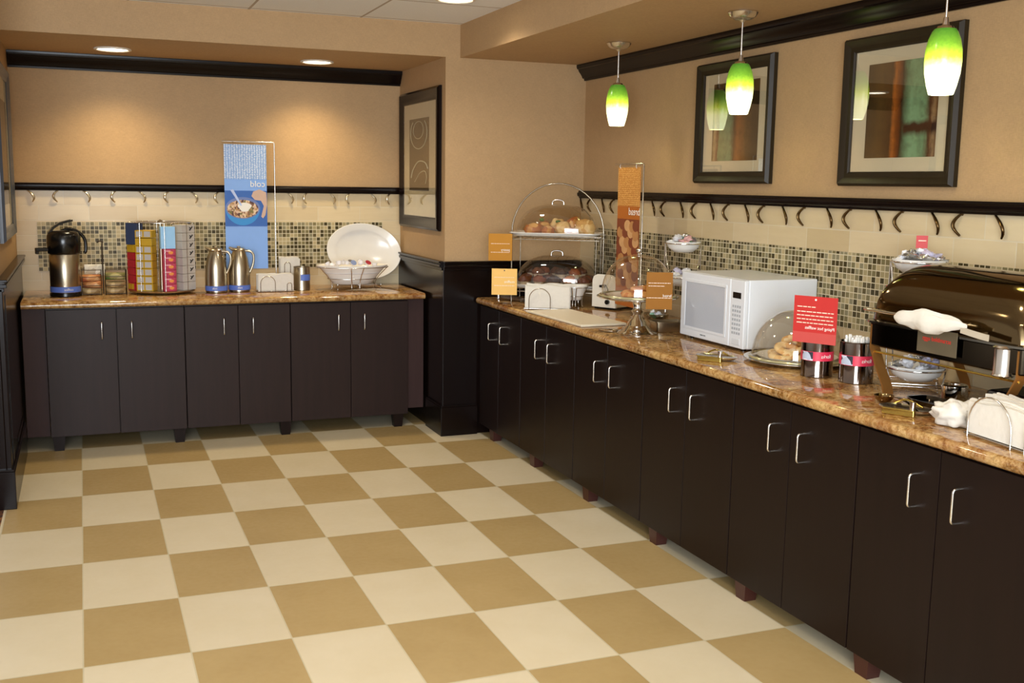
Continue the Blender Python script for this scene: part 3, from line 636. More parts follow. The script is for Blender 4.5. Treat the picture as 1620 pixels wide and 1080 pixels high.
# banner stands
def banner(loc, rz, label, theme, word, H=0.82, top=0.965, gap=0.034, W=0.275):
    t = thing('banner_stand', label, 'banner stand', loc, rz)
    b = MB(); b.tube([(0.02, 0, 0.004), (0.02, 0, top+0.005), (0.016, 0, top+0.012), (-0.32, 0, top+0.012)], 0.0042, 8)
    b.build('pole', 'nickel', t, smooth=50)
    MB().lathe([(0.045, 0), (0.047, 0.004), (0.04, 0.010), (0.01, 0.014), (0.008, 0.03)], 32, sx=1.1, sy=0.8).build('base', 'chrome', t, smooth=40)
    bb = MB()
    for x in (-0.06, -0.25): bb.tube([(x, 0, top+0.017), (x, -0.006, top), (x, 0, top-0.013)], 0.0022, 6)
    bb.build('hanging_clip', 'nickel', t)
    x1 = -gap; x0 = x1-W; z1 = top-0.006; z0 = z1-H
    bg, pat, mid = theme['bg'], theme['pat'], theme['mid']
    sh = MB().box(x0, -0.001, z0, x1, 0.001, z1).build('sheet', bg, t)
    MB().box(x0, -0.0018, z0+H*0.725, x1, -0.0012, z1).build('patterned_panel', pat, t)
    MB().box(x0, -0.0018, z0+H*0.345, x1, -0.0012, z0+H*0.632).build('photograph_panel', mid, t)
    text_part(word, 0.058, 'wht', t, (x1-0.06, -0.0022, z0+H*0.685), (PI/2, 0, 0))
    theme['pic'](t, x0, x1, z0, H)
    return t
def pic_cold(t, x0, x1, z0, H):
    cx = (x0+x1)/2-0.022; cz = z0+H*0.485
    el = lambda a, b, c, d, n=36: [(c[0]+a*math.cos(2*PI*k/n), c[1]+b*math.sin(2*PI*k/n)) for k in range(n)]
    b = MB(); low = [(cx+0.112*math.cos(a), cz+0.002+0.11*math.sin(a)) for a in [PI+PI*k/24 for k in range(25)]]
    b.extr(low, 'y', -0.0024, -0.0018); b.build('printed_bowl', P('blue_bowl_print', '#2f8fd6', 0.5), t)
    MB().extr(el(0.113, 0.072, (cx, cz+0.006), 0), 'y', -0.0028, -0.0024).build('printed_bowl_rim', P('dusk_blue_print', '#6a7fb8', 0.5), t)
    MB().extr(el(0.102, 0.060, (cx, cz), 0), 'y', -0.0032, -0.0028).build('printed_cereal', m_blotch('muesli_print', ['#c9a27c', '#8a5f44', '#e2c8a2', '#5c3a34', '#b58a58', '#d8b79a', '#7c7440'], 75), t)
    MB().extr([(cx+0.012+0.042*math.cos(a)*(1+0.2*math.sin(3*a)), cz+0.012+0.030*math.sin(a)) for a in [2*PI*k/24 for k in range(24)]], 'y', -0.0036, -0.0032).build('printed_yoghurt', 'wht', t)
    MB().extr([(cx-0.080, cz+0.125), (cx-0.060, cz+0.128), (cx-0.005, cz+0.025), (cx-0.015, cz+0.020)], 'y', -0.0040, -0.0036).build('printed_spoon', P('pale_spoon_print', '#b8c8ee', 0.5), t)
    hand = [(x1-0.09, cz+0.115), (x1-0.05, cz+0.13), (x1-0.005, cz+0.11), (x1-0.001, cz+0.03), (x1-0.012, cz-0.04), (x1-0.028, cz-0.062), (x1-0.04, cz-0.05), (x1-0.022, cz+0.02), (x1-0.04, cz+0.055), (x1-0.08, cz+0.06), (x1-0.102, cz+0.085)]
    MB().extr(hand, 'y', -0.0040, -0.0036).build('printed_hand', P('skin_print', '#cfae98', 0.5, var=0.1), t)
def pic_bread(t, x0, x1, z0, H):
    b = MB(); rnd = random.Random(3); n = 0
    for j in range(8):
        for i in range(4):
            b.mat(n % 3); n += 1; x = x0+0.04+i*0.060+rnd.uniform(-0.008, 0.008)+(0.02 if j % 2 else 0); z = z0+H*0.18+j*0.045+rnd.uniform(-0.008, 0.008)
            x = min(x, x1-0.038)
            b.extr([(x+0.036*math.cos(a), z+0.032*math.sin(a)) for a in [2*PI*k/14 for k in range(14)]], 'y', -0.0024-n*2e-5, -0.0018)
    b.build('printed_rolls', [P('roll_print_a', '#b5804c', 0.5, var=0.2), P('roll_print_b', '#7c3c22', 0.5, var=0.2), P('roll_print_c', '#c99a68', 0.5, var=0.2)], t)
banner((1.245, 3.62, Z+0.001), 0, 'blue hanging banner with a cereal bowl photograph on the back counter', dict(bg='lblue', pat=m_dots('white_dot_pattern', '#86a9dc', '#e4ecfa', 62), mid=P('deep_blue_print', '#2c62b4', 0.5, var=0.1), pic=pic_cold), 'cold')
banner((2.910, 1.540, Z+0.001), -PI/2, 'orange hanging banner with a photograph of rolls on the right counter', dict(bg=P('rust_print', '#b0621c', 0.5, var=0.1), pat=m_dots('gold_dot_pattern', '#b8782c', '#e6b46c', 62), mid=P('brown_print', '#7c3a1a', 0.5, var=0.2), pic=pic_bread), 'bread', 0.78, 0.835, 0.012, 0.262)

# napkins in wire holders
def napkins(x, y, rz, w, d, h, label, hlabel, arches, group='wire napkin holders', seed=0, crump=0.004):
    t = thing('napkin_holder', hlabel, 'napkin holder', (x, y, Z+0.001), rz, group)
    b = MB(); r = 0.0028
    b.tube([(-w/2-0.006, -d/2-0.006, 0.006), (w/2+0.006, -d/2-0.006, 0.006), (w/2+0.006, d/2+0.006, 0.006), (-w/2-0.006, d/2+0.006, 0.006)], r, 6, closed=True)
    b.build('base_wire', 'nickel', t, smooth=60)
    for s in (-1, 1):
        for (c, aw, ah) in arches:
            b = MB(); yy = s*(d/2+0.008)
            b.tube([(c-aw/2, yy, 0.0), (c-aw/2, yy, ah-aw/2)]+[(c-aw/2*math.cos(a), yy, ah-aw/2+aw/2*math.sin(a)) for a in [PI*k/12 for k in range(1, 12)]]+[(c+aw/2, yy, ah-aw/2), (c+aw/2, yy, 0.0)], r, 6)
            b.build('arch', 'nickel', t, smooth=60)
    # the stack: many thin leaves, slightly out of line
    b = MB(); rnd = random.Random(seed); n = 18; dd = d/n
    for k in range(n):
        y0 = -d/2+k*dd; ox = rnd.uniform(-crump, crump); oz = rnd.uniform(-crump, crump); m = 10
        top = [(-w/2+ox+w*i/m, h+oz+0.006*math.sin(i*0.9+k*0.35+seed)) for i in range(m+1)]
        b.extr([(-w/2+ox, 0.010)]+top+[(w/2+ox, 0.010)], 'y', y0+0.0004, y0+dd-0.0004)
    o = b.build('napkin_stack', 'paper', None, loc=(x, y, Z+0.001), rotz=rz)
    tag(o, label, 'napkins', None, 'stuff')
napkins(1.228, 3.46, 0, 0.225, 0.11, 0.112, 'stack of white napkins in the front wire holder on the back counter', 'low wire napkin holder in front of the banner pole', [(-0.055, 0.095, 0.105), (0.085, 0.03, 0.06)], seed=1)
napkins(1.358, 3.66, 0, 0.125, 0.10, 0.205, 'tall stack of white napkins behind the front holder on the back counter', 'tall wire napkin holder at the back of the alcove counter', [(-0.02, 0.04, 0.18)], seed=2)
napkins(2.595, 2.065, R(-27), 0.260, 0.11, 0.140, 'stack of white napkins in front of the domed pastry rack', 'wire napkin holder in front of the domed pastry rack', [(-0.045, 0.125, 0.125)], seed=3)
napkins(2.565, -1.47, R(-96), 0.38, 0.15, 0.115, 'long stack of white napkins at the right edge of the photo', 'wire napkin holder nearest the viewer', [(-0.09, 0.18, 0.132), (0.12, 0.13, 0.132)], seed=4, crump=0.008)

# steel canisters
def canister(x, y, r, h, label, rz, kind):
    t = thing('steel_canister', label, 'canister', (x, y, Z+0.001), rz)
    MB().lathe([(r-0.002, 0), (r, 0.002), (r, h-0.004), (r+0.0022, h-0.002), (r+0.001, h), (r-0.003, h-0.001), (r-0.004, 0.006), (0, 0.006)], 56, caps=False).lathe([(0, 0.0005), (r-0.002, 0.0005)], 56).build('body', 'steel' if kind == 'blue' else m_brushed('dark_mirror_steel', '#8b8078', 0.10, (1, 1, 200)), t, smooth=40)
    if kind == 'blue':
        b = MB(); n = 12
        for k in range(n):
            a0 = R(-100+k*100/n); a1 = R(-100+(k+1)*100/n); q = r+0.001
            b.add([(q*math.cos(a0), q*math.sin(a0), h*0.42), (q*math.cos(a1), q*math.sin(a1), h*0.42), (q*math.cos(a1), q*math.sin(a1), h*0.68), (q*math.cos(a0), q*math.sin(a0), h*0.68)], [(0, 1, 2, 3)])
        b.build('label', 'blue', t, smooth=60)
    else:
        def arc(a, c, q, z0, z1):
            b = MB(); n = max(2, int((c-a)/6))
            for k in range(n):
                a0 = R(a+(c-a)*k/n); a1 = R(a+(c-a)*(k+1)/n)
                b.add([(q*math.cos(a0), q*math.sin(a0), z0), (q*math.cos(a1), q*math.sin(a1), z0), (q*math.cos(a1), q*math.sin(a1), z1), (q*math.cos(a0), q*math.sin(a0), z1)], [(0, 1, 2, 3)])
            return b
        arc(-190, 10, r+0.001, h*0.44, h*0.68).build('band', P('rose_red_band', '#d8304c', 0.4), t, smooth=60)
        arc(-150, -105, r+0.0016, h*0.45, h*0.67).build('printed_photograph', m_blotch('black_white_leaf_print', ['#e8eaee', '#30323c', '#b8c0d0', '#565c6c', '#d4dae6'], 38, 0.4), t, smooth=60)
        text_part('forks', 0.020, 'wht', t, ((r+0.002)*math.cos(R(-60)), (r+0.002)*math.sin(R(-60)), h*0.56), (PI/2, 0, R(30)))
    return t
canister(1.415, 3.50, 0.054, 0.158, 'small steel canister with blue label beside the napkins on the back counter', R(-10), 'blue')
t = canister(2.715, -0.287, 0.062, 0.150, 'steel canister with red band behind the red card', R(-37), 'red')
t = canister(2.776, -0.445, 0.064, 0.158, 'steel canister with red band filled with white cutlery', R(-37), 'red')
b = MB(); rnd = random.Random(5)
for k in range(46):
    a = rnd.uniform(0, 2*PI); q = 0.048*math.sqrt(rnd.random()); tx, ty = rnd.uniform(-.008, .008), rnd.uniform(-.008, .008)
    x, y = q*math.cos(a), q*math.sin(a); b.tube([(x*0.8, y*0.8, 0.02), (x+tx, y+ty, 0.164+rnd.uniform(0, 0.016)*(1 if x < 0.01 else 0.4))], 0.0055, 5)
tag(b.build('plastic_cutlery', 'wht', smooth=60, loc=(2.776, -0.445, Z+0.002)), 'white plastic cutlery handles filling the right steel canister', 'cutlery', None, 'stuff')

# white oval bowl in a wire cradle with creamers
def wire_bowl(x, y, rz, rx, ry, h, z0, label, cat, sf=1.0):
    t = thing('serving_bowl', label, cat, (x, y, Z+0.001), rz)
    pr = [(0, z0), (0.45, z0), (0.55, z0+0.004), (0.72, z0+h*0.45), (0.88, z0+h*0.82), (1.0, z0+h), (1.0, z0+h+0.005), (0.96, z0+h+0.004), (0.84, z0+h*0.8), (0.68, z0+h*0.45), (0.5, z0+0.012), (0, z0+0.010)]
    MB().lathe([(a*rx, z) for a, z in pr], 56, sy=ry/rx).build('bowl', 'white', t, smooth=50)
    b = MB(); q = 0.60
    for z, s in ((z0+h*0.30, 0.68), (z0+h*0.93, 1.0)): b.tube([(rx*s*1.015*math.cos(2*PI*k/40), ry*s*1.015*math.sin(2*PI*k/40), z) for k in range(40)], 0.0026, 6, closed=True)
    for a in (R(-100), R(-80), R(-20), R(200), R(60), R(120)):
        b.tube([(rx*1.02*math.cos(a), ry*1.02*math.sin(a), z0+h*0.95), (rx*0.70*math.cos(a), ry*0.72*math.sin(a), z0+h*0.3), (rx*0.64*math.cos(a), ry*0.66*math.sin(a), 0.02), (rx*0.70*math.cos(a), ry*0.72*math.sin(a), 0.003)], 0.003, 6, smooth=3)
    b.build('wire_cradle', 'nickel', t, smooth=60); return t
wire_bowl(1.752, 3.47, 0, 0.245, 0.16, 0.125, 0.038, 'white oval bowl in a wire cradle holding creamer cups', 'bowl')
crm = [P('creamer_white', '#e8e6ea', 0.4), P('creamer_red_lid', '#a8303c', 0.4), P('creamer_blue_lid', '#8090b8', 0.4), P('creamer_grey_lid', '#6f6c70', 0.4)]
cup = {}
for k in range(4): cup[k] = None
def creamer(x, y, z, c, label, tilt, rz, group):
    t = thing('creamer_cup', label, 'creamer cup', (x, y, z), rz, group); t.rotation_euler = (tilt, 0, rz)
    MB().lathe([(0.012, 0), (0.013, 0.001), (0.018, 0.020), (0.021, 0.021), (0.021, 0.0225)], 16).build('cup', crm[0], t, smooth=40)
    MB().lathe([(0.021, 0.0228), (0.0, 0.0236)], 16).build('lid', crm[c], t, smooth=40)
rnd = random.Random(11)
for k in range(13):
    px = -0.15+0.3*(k % 7)/6+rnd.uniform(-.01, .01); py = -0.045+0.085*(k//7)
    creamer(1.752+px, 3.47+py, Z+0.150+(0.02 if abs(px) < 0.1 else 0.006)+0.004*rnd.random(), [0, 3, 0, 2, 1, 1, 2][k % 7] if k < 7 else [3, 0, 2, 0, 3, 0][k % 6],
            'creamer cup in the white oval bowl, %s from the left in the %s row' % (ORD[k % 7], 'front' if k < 7 else 'back'), R(rnd.uniform(10, 70)), rnd.uniform(0, 6), 'creamer cups in the oval bowl')
MB
tb = MB().lathe([(0, 0.04), (0.20, 0.115), (0.0, 0.130)], 40, sy=0.66)
tag(tb.build('creamer_layer', crm[0], smooth=60, loc=(1.752, 3.47, Z+0.002)), 'heap of white creamers filling the oval bowl beneath the loose cups', 'creamer cups', None, 'stuff')

# oval platter leaning on a wire easel
t = thing('oval_platter', 'large white oval platter propped upright at the right end of the back counter', 'platter', (1.914, 3.735, Z+0.02), 0)
t.rotation_euler = (R(-14)+PI*0, R(0), 0)
b = MB(); pr = [(0, 0.0), (0.66, 0.0), (0.76, 0.012), (0.80, 0.020), (0.98, 0.034), (1.0, 0.038), (0.985, 0.041), (0.80, 0.027), (0.75, 0.022), (0.66, 0.007), (0, 0.006)]
b.xf(Matrix.Translation((0, 0, 0.222)) @ Matrix.Rotation(R(6), 4, 'Y') @ Matrix.Rotation(-PI/2, 4, 'X').inverted())
b.lathe([(r*0.270, z) for r, z in pr], 72, sy=0.745, c=(0, 0, -0.02)); b.build('plate', 'white', t, smooth=50)
t = thing('plate_easel', 'small wire easel holding up the white oval platter', 'easel', (1.914, 3.70, Z+0.001), 0)
b = MB()
for s in (-0.08, 0.08):
    b.tube([(s, -0.075, 0.02), (s, -0.07, 0.003), (s, 0.0, 0.004), (s, 0.12, 0.004), (s*0.6, 0.125, 0.15)], 0.003, 6, smooth=4)
b.tube([(-0.08, 0.03, 0.004), (0.08, 0.03, 0.004)], 0.003, 6); b.build('wire', 'nickel', t, smooth=60)

# ------------------------------------------------------------------ things on the right counter
# two-tier rack
RX, RY, RZ = 2.812, 2.43, R(-32)
RM = Matrix.Translation((RX, RY, Z)) @ Matrix.Rotation(RZ, 4, 'Z')
def rk(x, y, z): return tuple(RM @ Vector((x, y, z)))
t = thing('pastry_rack', 'two-tier chrome wire pastry rack with a tall arched handle on the right counter', 'pastry rack', (RX, RY, Z+0.001), RZ)
b = MB(); W, D = 0.29, 0.165
b.tube([(-W, 0, 0.004), (-W, 0, 0.10), (-W, 0, 0.42)]+[(-W*math.cos(a), 0, 0.42+0.315*math.sin(a)) for a in [PI*k/20 for k in range(1, 20)]]+[(W, 0, 0.42), (W, 0, 0.10), (W, 0, 0.004)], 0.0048, 8)
b.build('arched_handle', 'rackwire', t, smooth=60)
for sx in (-1, 1):
    for sy in (-1, 1): MB().cyl((sx*(W-0.03), sy*(D-0.01), 0.0), (sx*(W-0.03), sy*(D-0.01), 0.40), 0.0028, 8).build('post', 'rackwire', t, smooth=60)
for z in (0.095, 0.415):
    b = MB(); rect = [(-W, -D), (W, -D), (W, D), (-W, D)]
    for q in (0, 0.022): b.tube([(x*(1-q*2), y*(1-q*2), z-q) for x, y in rect], 0.003, 6, closed=True)
    for i in range(9): x = -W+2*W*(i+0.5)/9; b.tube([(x, -D, z), (x, -D+0.01, z-0.022), (x, D-0.01, z-0.022), (x, D, z)], 0.0018, 5)
    b.build('shelf', 'rackwire', t, smooth=60)
def tray(z, label):
    t = thing('serving_tray', label, 'tray', rk(0, 0, z), RZ, 'trays on the pastry rack')
    b = MB(); b.lathe([(0, 0.0), (0.90, 0.0), (0.93, 0.006), (1.0, 0.014), (1.0, 0.017), (0.96, 0.014), (0.90, 0.004), (0, 0.003)], 64, sx=W*0.985, sy=D*0.985, ex=9.0)
    b.build('pan', 'white', t, smooth=40)
def rdome(z, label, sh=0.145):
    t = thing('dome_cover', label, 'dome cover', rk(0, 0, z), RZ, 'clear dome covers')
    b = MB(); pr = [(1.0, 0.0), (1.0, 0.004), (0.965, 0.006)]+[(0.965*math.cos(a)**0.75, 0.006+sh*math.sin(a)) for a in [PI/2*k/12 for k in range(1, 12)]]+[(0, 0.006+sh)]
    b.lathe(pr, 64, sx=W*0.90, sy=D*0.92, ex=3.2, caps=False); b.build('cover', 'glass', t, smooth=60)
    MB().tube([(-0.036, 0, sh+0.002), (-0.034, 0, sh+0.022), (-0.015, 0, sh+0.032), (0.015, 0, sh+0.032), (0.034, 0, sh+0.022), (0.036, 0, sh+0.002)], 0.005, 8, smooth=4).build('grip', 'nickel', t, smooth=60)
tray(0.418, 'white serving tray on the upper tier of the pastry rack'); tray(0.098, 'white serving tray on the lower tier of the pastry rack')
rdome(0.437, 'clear rectangular dome over the pastries on the upper tier', 0.165); rdome(0.117, 'clear rectangular dome over the muffins on the lower tier', 0.17)
danish = m_blotch('glazed_pastry', ['#c98f4c', '#b06c34', '#dcae6c', '#a85c2c'], 22, 0.45, 0.5); scone = m_blotch('pale_scone', ['#dcb878', '#e6c890', '#cfa260'], 30, 0.6, 0.5)
choc = P('chocolate_muffin_crust', '#5a2e18', 0.55, var=0.35, vs=60, bump=0.6); dk = P('dark_chocolate_muffin_crust', '#3a1e16', 0.5, var=0.35, vs=60, bump=0.6); gold = P('golden_muffin_crust', '#b9712f', 0.6, var=0.3, vs=60, bump=0.6); berry = P('red_brown_muffin_crust', '#7e3e1c', 0.55, var=0.3, vs=60, bump=0.6); pc = P('paper_muffin_cup', '#c9b69c', 0.8)
def muffin(x, y, z, mat, label, s=1.0, group=None, lying=False):
    t = thing('muffin', label, 'muffin', (x, y, z), random.uniform(0, 6), group)
    b = MB(); n = 28; vs = []; fs = []
    for j, (r, zz) in enumerate(((0.024, 0), (0.033, 0.036))):
        for k in range(n): a = 2*PI*k/n; q = r+(0.0012 if k % 2 else -0.0012); vs.append((q*s*math.cos(a), q*s*math.sin(a), zz*s))
    fs = [(k, (k+1) % n, n+(k+1) % n, n+k) for k in range(n)]+[tuple(range(n-1, -1, -1))]
    b.add(vs, fs).build('paper_cup', pc, t)
    MB().blob((0, 0, 0.036*s), (0.042*s, 0.042*s, 0.032*s), seed=random.random()*9, amp=0.25, fr=2.2, nu=18, nv=12, flat=-0.25).build('crown', mat, t, smooth=70)
rows = [(-0.088, 5, 0.020, [choc, berry, dk, gold, choc], 'front'), (-0.02, 6, 0.020, [berry, dk, choc, choc, dk, berry], 'middle'), (0.065, 6, 0.020, [choc, choc, berry, choc, berry, choc], 'back')]
for y, n, z, ms, rn in rows:
    for k in range(n):
        x = -0.185+0.37*k/(n-1)+random.uniform(-.006, .006)
        nm = {choc.name: 'brown', dk.name: 'very dark', gold.name: 'golden', berry.name: 'reddish brown'}[ms[k].name]
        muffin(*rk(x, y, 0.103), ms[k], '%s muffin, %s from the left in the %s row on the lower tier' % (nm, ORD[k], rn), 1.0, 'muffins on the lower tier')
for k, (x, y, m, nm) in enumerate(((-0.16, 0.02, dk, 'very dark'), (-0.085, 0.03, berry, 'reddish brown'), (-0.005, 0.025, choc, 'brown'), (0.075, 0.02, dk, 'very dark'), (0.15, 0.03, choc, 'brown'), (-0.11, -0.055, choc, 'brown'), (0.035, -0.055, dk, 'very dark'), (0.12, -0.05, berry, 'reddish brown'))):
    muffin(*rk(x, y, 0.103+0.048), m, '%s muffin piled on the others on the lower tier, %s of the pile' % (nm, ORD[k]), 0.95, 'muffins on the lower tier')
def lump(name, cat, label, loc, rad, mat, rz, seed, group, amp=0.22, fr=1.8):
    o = MB().blob((0, 0, rad[2]*0.75), rad, seed=seed, amp=amp, fr=fr, nu=22, nv=14, flat=-0.72).build(name, mat, smooth=70, loc=loc, rotz=rz); return tag(o, label, cat, group)
for k, (x, y, z, a, c, m, nm) in enumerate(((-0.14, -0.04, 0, .065, .040, danish, 'glazed pastry at the left end of the upper tier'), (-0.05, -0.075, 0, .055, .032, danish, 'glazed pastry left of centre on the upper tier'), (0.035, -0.04, 0, .070, .046, scone, 'large pale pastry in the middle of the upper tier'),
      (0.175, -0.03, 0, .068, .058, scone, 'tall pale roll at the right end of the upper tier'), (0.10, 0.055, 0, .06, .062, danish, 'browned pastry behind the tall pale roll on the upper tier'), (-0.09, 0.06, 0, .06, .045, danish, 'browned pastry at the back left of the upper tier'), (0.105, -0.10, 0, .045, .026, danish, 'low flat pastry at the front right of the upper tier'), (-0.01, 0.075, 0, .055, .055, scone, 'pale pastry at the back centre of the upper tier'))):
    lump('pastry', 'pastry', nm, rk(x, y, 0.422), (a, a*0.72, c), m, k*0.8, k+1, 'pastries on the upper tier')
for k, (x, y) in enumerate(((-0.095, -0.03), (0.0, 0.02))):
    tag(MB().blob((0, 0, 0.0), (0.016, 0.012, 0.010), seed=k, amp=0.4, nu=12, nv=8).build('green_garnish', P('leaf_green', '#5a7a3c', 0.5, var=0.2), smooth=60, loc=rk(x, y, 0.512-0.012*k)), ['green garnish on the left pastry of the upper tier', 'green garnish on the middle pastry of the upper tier'][k], 'garnish')

# cards
def card(loc, rz, w, h, label, mat, lines, stand=None, hole=True, title=None, strip=None, tilt=0):
    """loc = bottom centre of the card"""
    t = thing('sign_card', label, 'sign', loc, rz); t.rotation_euler = (0, R(tilt), rz)
    MB().box(-w/2, -0.0008, 0, w/2, 0.0008, h).build('card', mat, t, bevel=0.0003)
    b = MB(); rnd = random.Random(int(abs(loc[0]*100)))
    for (z, x0, x1, th) in lines:
        x = x0
        while x < x1:
            l = rnd.uniform(0.05, 0.13); e = min(x1, x+l); b.box(w*x, -0.0012, h*z, w*e, -0.0009, h*z+th); x = e+0.018
    if lines: b.build('small_print', P('faint_print', '#f0d8c0', 0.6), t)
    if strip: MB().box(-w/2, -0.0012, 0, w/2, -0.0009, h*strip[0]).build('lower_strip', strip[1], t)
    if title: text_part(title[0], title[1], 'wht', t, (title[2]*w, -0.0013, h*title[3]), (PI/2, 0, 0), align='CENTER')
    if hole: MB().cyl((0, -0.0016, h*0.93), (0, -0.0005, h*0.93), 0.004, 10).build('punched_hole', 'blackm' if mat == 'yellow' else 'wht', t)
    if stand is not None:
        b = MB(); sx, drop = stand
        b.tube([(sx-0.03, 0.012, -drop+0.003), (sx, -0.03, -drop+0.003), (sx+0.03, 0.012, -drop+0.003), (sx, 0.006, -drop+0.003), (sx, 0.006, h*0.5), (sx, 0.006, h+0.006), (sx-0.012, 0.004, h+0.012), (sx-0.014, -0.003, h-0.004)], 0.0022, 6)
        b.build('wire_stand', 'nickel', t, smooth=60)
    return t
fl = R(-25)
card((2.430, 2.430, Z+0.262), fl, 0.145, 0.165, 'orange sign card hanging from the upper tier of the pastry rack', 'orange', [(0.62, -.4, .4, .003), (0.3, -.4, .4, .003)], hole=False, title=('pastry', 0.022, 0.22, 0.40), stand=(0.055, 0.262))
card((2.432, 2.360, Z+0.058), fl, 0.155, 0.160, 'yellow sign card hanging beside the lower tier of the pastry rack', 'yellow', [(0.66, -.4, .4, .003), (0.34, -.4, .4, .004)], title=('muffins', 0.022, 0.2, 0.5), stand=(0.02, 0.058))
card((2.583, 0.735, Z+0.150), R(-25), 0.124, 0.176, 'orange sign card on a wire stand in front of the cake dome', P('rust_orange_card', '#935e08', 0.5, spec=0.2, var=0.06), [(0.70, -.42, .42, .003), (0.62, -.42, .2, .003), (0.30, -.48, .48, .003)], hole=False, title=('bread', 0.018, 0.30, 0.37), stand=(0.045, 0.150))
card((2.650, -0.345, Z+0.140), R(-62), 0.176, 0.180, 'large red instruction card on a wire stand in front of the bagel dome', 'red', [(0.76, -.42, .0, .0035), (0.655, -.42, .42, .0035), (0.575, -.42, .42, .0035), (0.495, -.42, .42, .0035), (0.415, -.42, .42, .0035)], title=('Piping hot waffles', 0.017, 0.12, 0.325), strip=(0.225, 'pink'), stand=(0.0, 0.140))
for o in ():
    pass

# bowl behind napkins with white contents
wire_bowl(2.800, 2.140, R(-25), 0.080, 0.080, 0.085, 0.040, 'small white bowl in a wire cradle between the napkins and the toaster', 'bowl')
# tongs in front of the rack
def tongs(loc, rz, label, L=0.24, mat='nickel', hm='blackm'):
    t = thing('serving_tongs', label, 'tongs', loc, rz)
    for s in (-1, 1):
        MB().ribbon([((0, s*0.004, 0.024), (0, 0, 1)), ((L*0.3, s*0.017, 0.022), (0, 0, 1)), ((L*0.75, s*0.022, 0.018), (0, 0, 1)), ((L, s*0.014, 0.014), (0, 0, 1))], 0.018, 0.002).build('arm', mat, t, smooth=40)
        MB().blob((L+0.006, s*0.012, 0.013), (0.020, 0.006, 0.012), amp=0).build('tip', hm, t, smooth=60)
    MB().lathe([(0.012, 0), (0.013, 0.002), (0.010, 0.030), (0, 0.032)], 16).build('hinge', mat, t, smooth=40); return t
tongs((2.50, 2.63, Z+0.001), R(-65), 'chrome tongs with black tips lying under the yellow sign card')
def utensil_rest(loc, rz, label):
    t = thing('utensil_rest', label, 'utensil rest', loc, rz)
    MB().lathe([(0, 0.004), (0.075, 0.004), (0.088, 0.010), (0.092, 0.016), (0.089, 0.017), (0.074, 0.010), (0, 0.009)], 40, sy=0.62).build('dish', 'nickel', t, smooth=40)
    MB().box(-0.055, -0.075, 0.0, 0.05, -0.055, 0.022).build('bar', 'gold', t, bevel=0.002)
    MB().tube([(-0.05, 0.03, 0.022), (0.0, 0.0, 0.042), (0.06, -0.02, 0.026)], 0.004, 8, smooth=4).build('handle', 'gold', t, smooth=60)
    MB().cyl((0.035, -0.045, 0.0), (0.035, -0.045, 0.045), 0.010, 16).build('peg', 'chrome', t, smooth=50)
utensil_rest((2.545, 0.165, Z+0.001), R(-55), 'small steel utensil rest in front of the microwave')
utensil_rest((2.565, -0.955, Z+0.001), R(-62), 'small steel utensil rest beside the folded white glove')
t = thing('ladle', 'steel ladle lying beside the chafing dish leg', 'ladle', (2.605, -0.800, Z+0.001), R(-100))
MB().lathe([(0.0, 0.0), (0.018, 0.002), (0.030, 0.014), (0.034, 0.026), (0.032, 0.026), (0.028, 0.015), (0.016, 0.004), (0, 0.002)], 28).build('bowl', m_brushed('mirror_bronze_ladle', '#8f7852', 0.12), t, smooth=50)
MB().ribbon([((0.032, 0, 0.025), (0, 1, 0)), ((0.08, 0, 0.034), (0, 1, 0)), ((0.15, 0, 0.028), (0, 1, 0)), ((0.20, 0, 0.010), (0, 1, 0))], 0.012, 0.002).build('handle', 'bronze', t, smooth=50)
# cutting board
tag(MB().extr([(-0.135, -0.335), (0.135, -0.335), (0.135, 0.335), (-0.135, 0.335)], 'z', 0, 0.013).build('cutting_board', 'board', loc=(2.553, 1.60, Z+0.001), rotz=R(2), bevel=0.004), 'thin cream cutting board lying at the counter edge', 'cutting board')
# toaster
t = thing('toaster', 'white and chrome toaster behind the cake dome', 'toaster', (3.02, 2.02, Z+0.001), R(28))
def tprof(w, h): return [(-w/2, 0.012), (-w/2, h-0.035), (-w/2+0.01, h-0.012), (-w/2+0.035, h), (w/2-0.035, h), (w/2-0.01, h-0.012), (w/2, h-0.035), (w/2, 0.012)]
MB().extr(tprof(0.168, 0.206), 'x', -0.125, -0.112).build('end_cap', 'plastic', t, smooth=30)
MB().extr(tprof(0.168, 0.206), 'x', 0.112, 0.125).build('end_cap', 'plastic', t, smooth=30)
MB().extr(tprof(0.160, 0.198), 'x', -0.112, 0.112).build('shell', 'chrome', t, smooth=30)
MB().box(-0.09, -0.045, 0.196, 0.09, -0.020, 0.1995).box(-0.09, 0.020, 0.196, 0.09, 0.045, 0.1995).build('slots', 'blackm', t)
MB().box(-0.118, -0.07, 0, 0.118, 0.07, 0.013).build('base', 'black', t)
MB().cyl((-0.124, -0.03, 0.045), (-0.138, -0.03, 0.045), 0.014, 20).build('browning_knob', 'black', t, smooth=40)
MB().box(-0.145, -0.012, 0.13, -0.124, 0.022, 0.145).build('lever', 'black', t, bevel=0.003)
MB().tube([(-0.127, -0.03, 0.06), (-0.127, -0.03, 0.12), (-0.127, -0.015, 0.145), (-0.127, 0.012, 0.145)], 0.0025, 6).build('lever_slot', 'blackm', t)

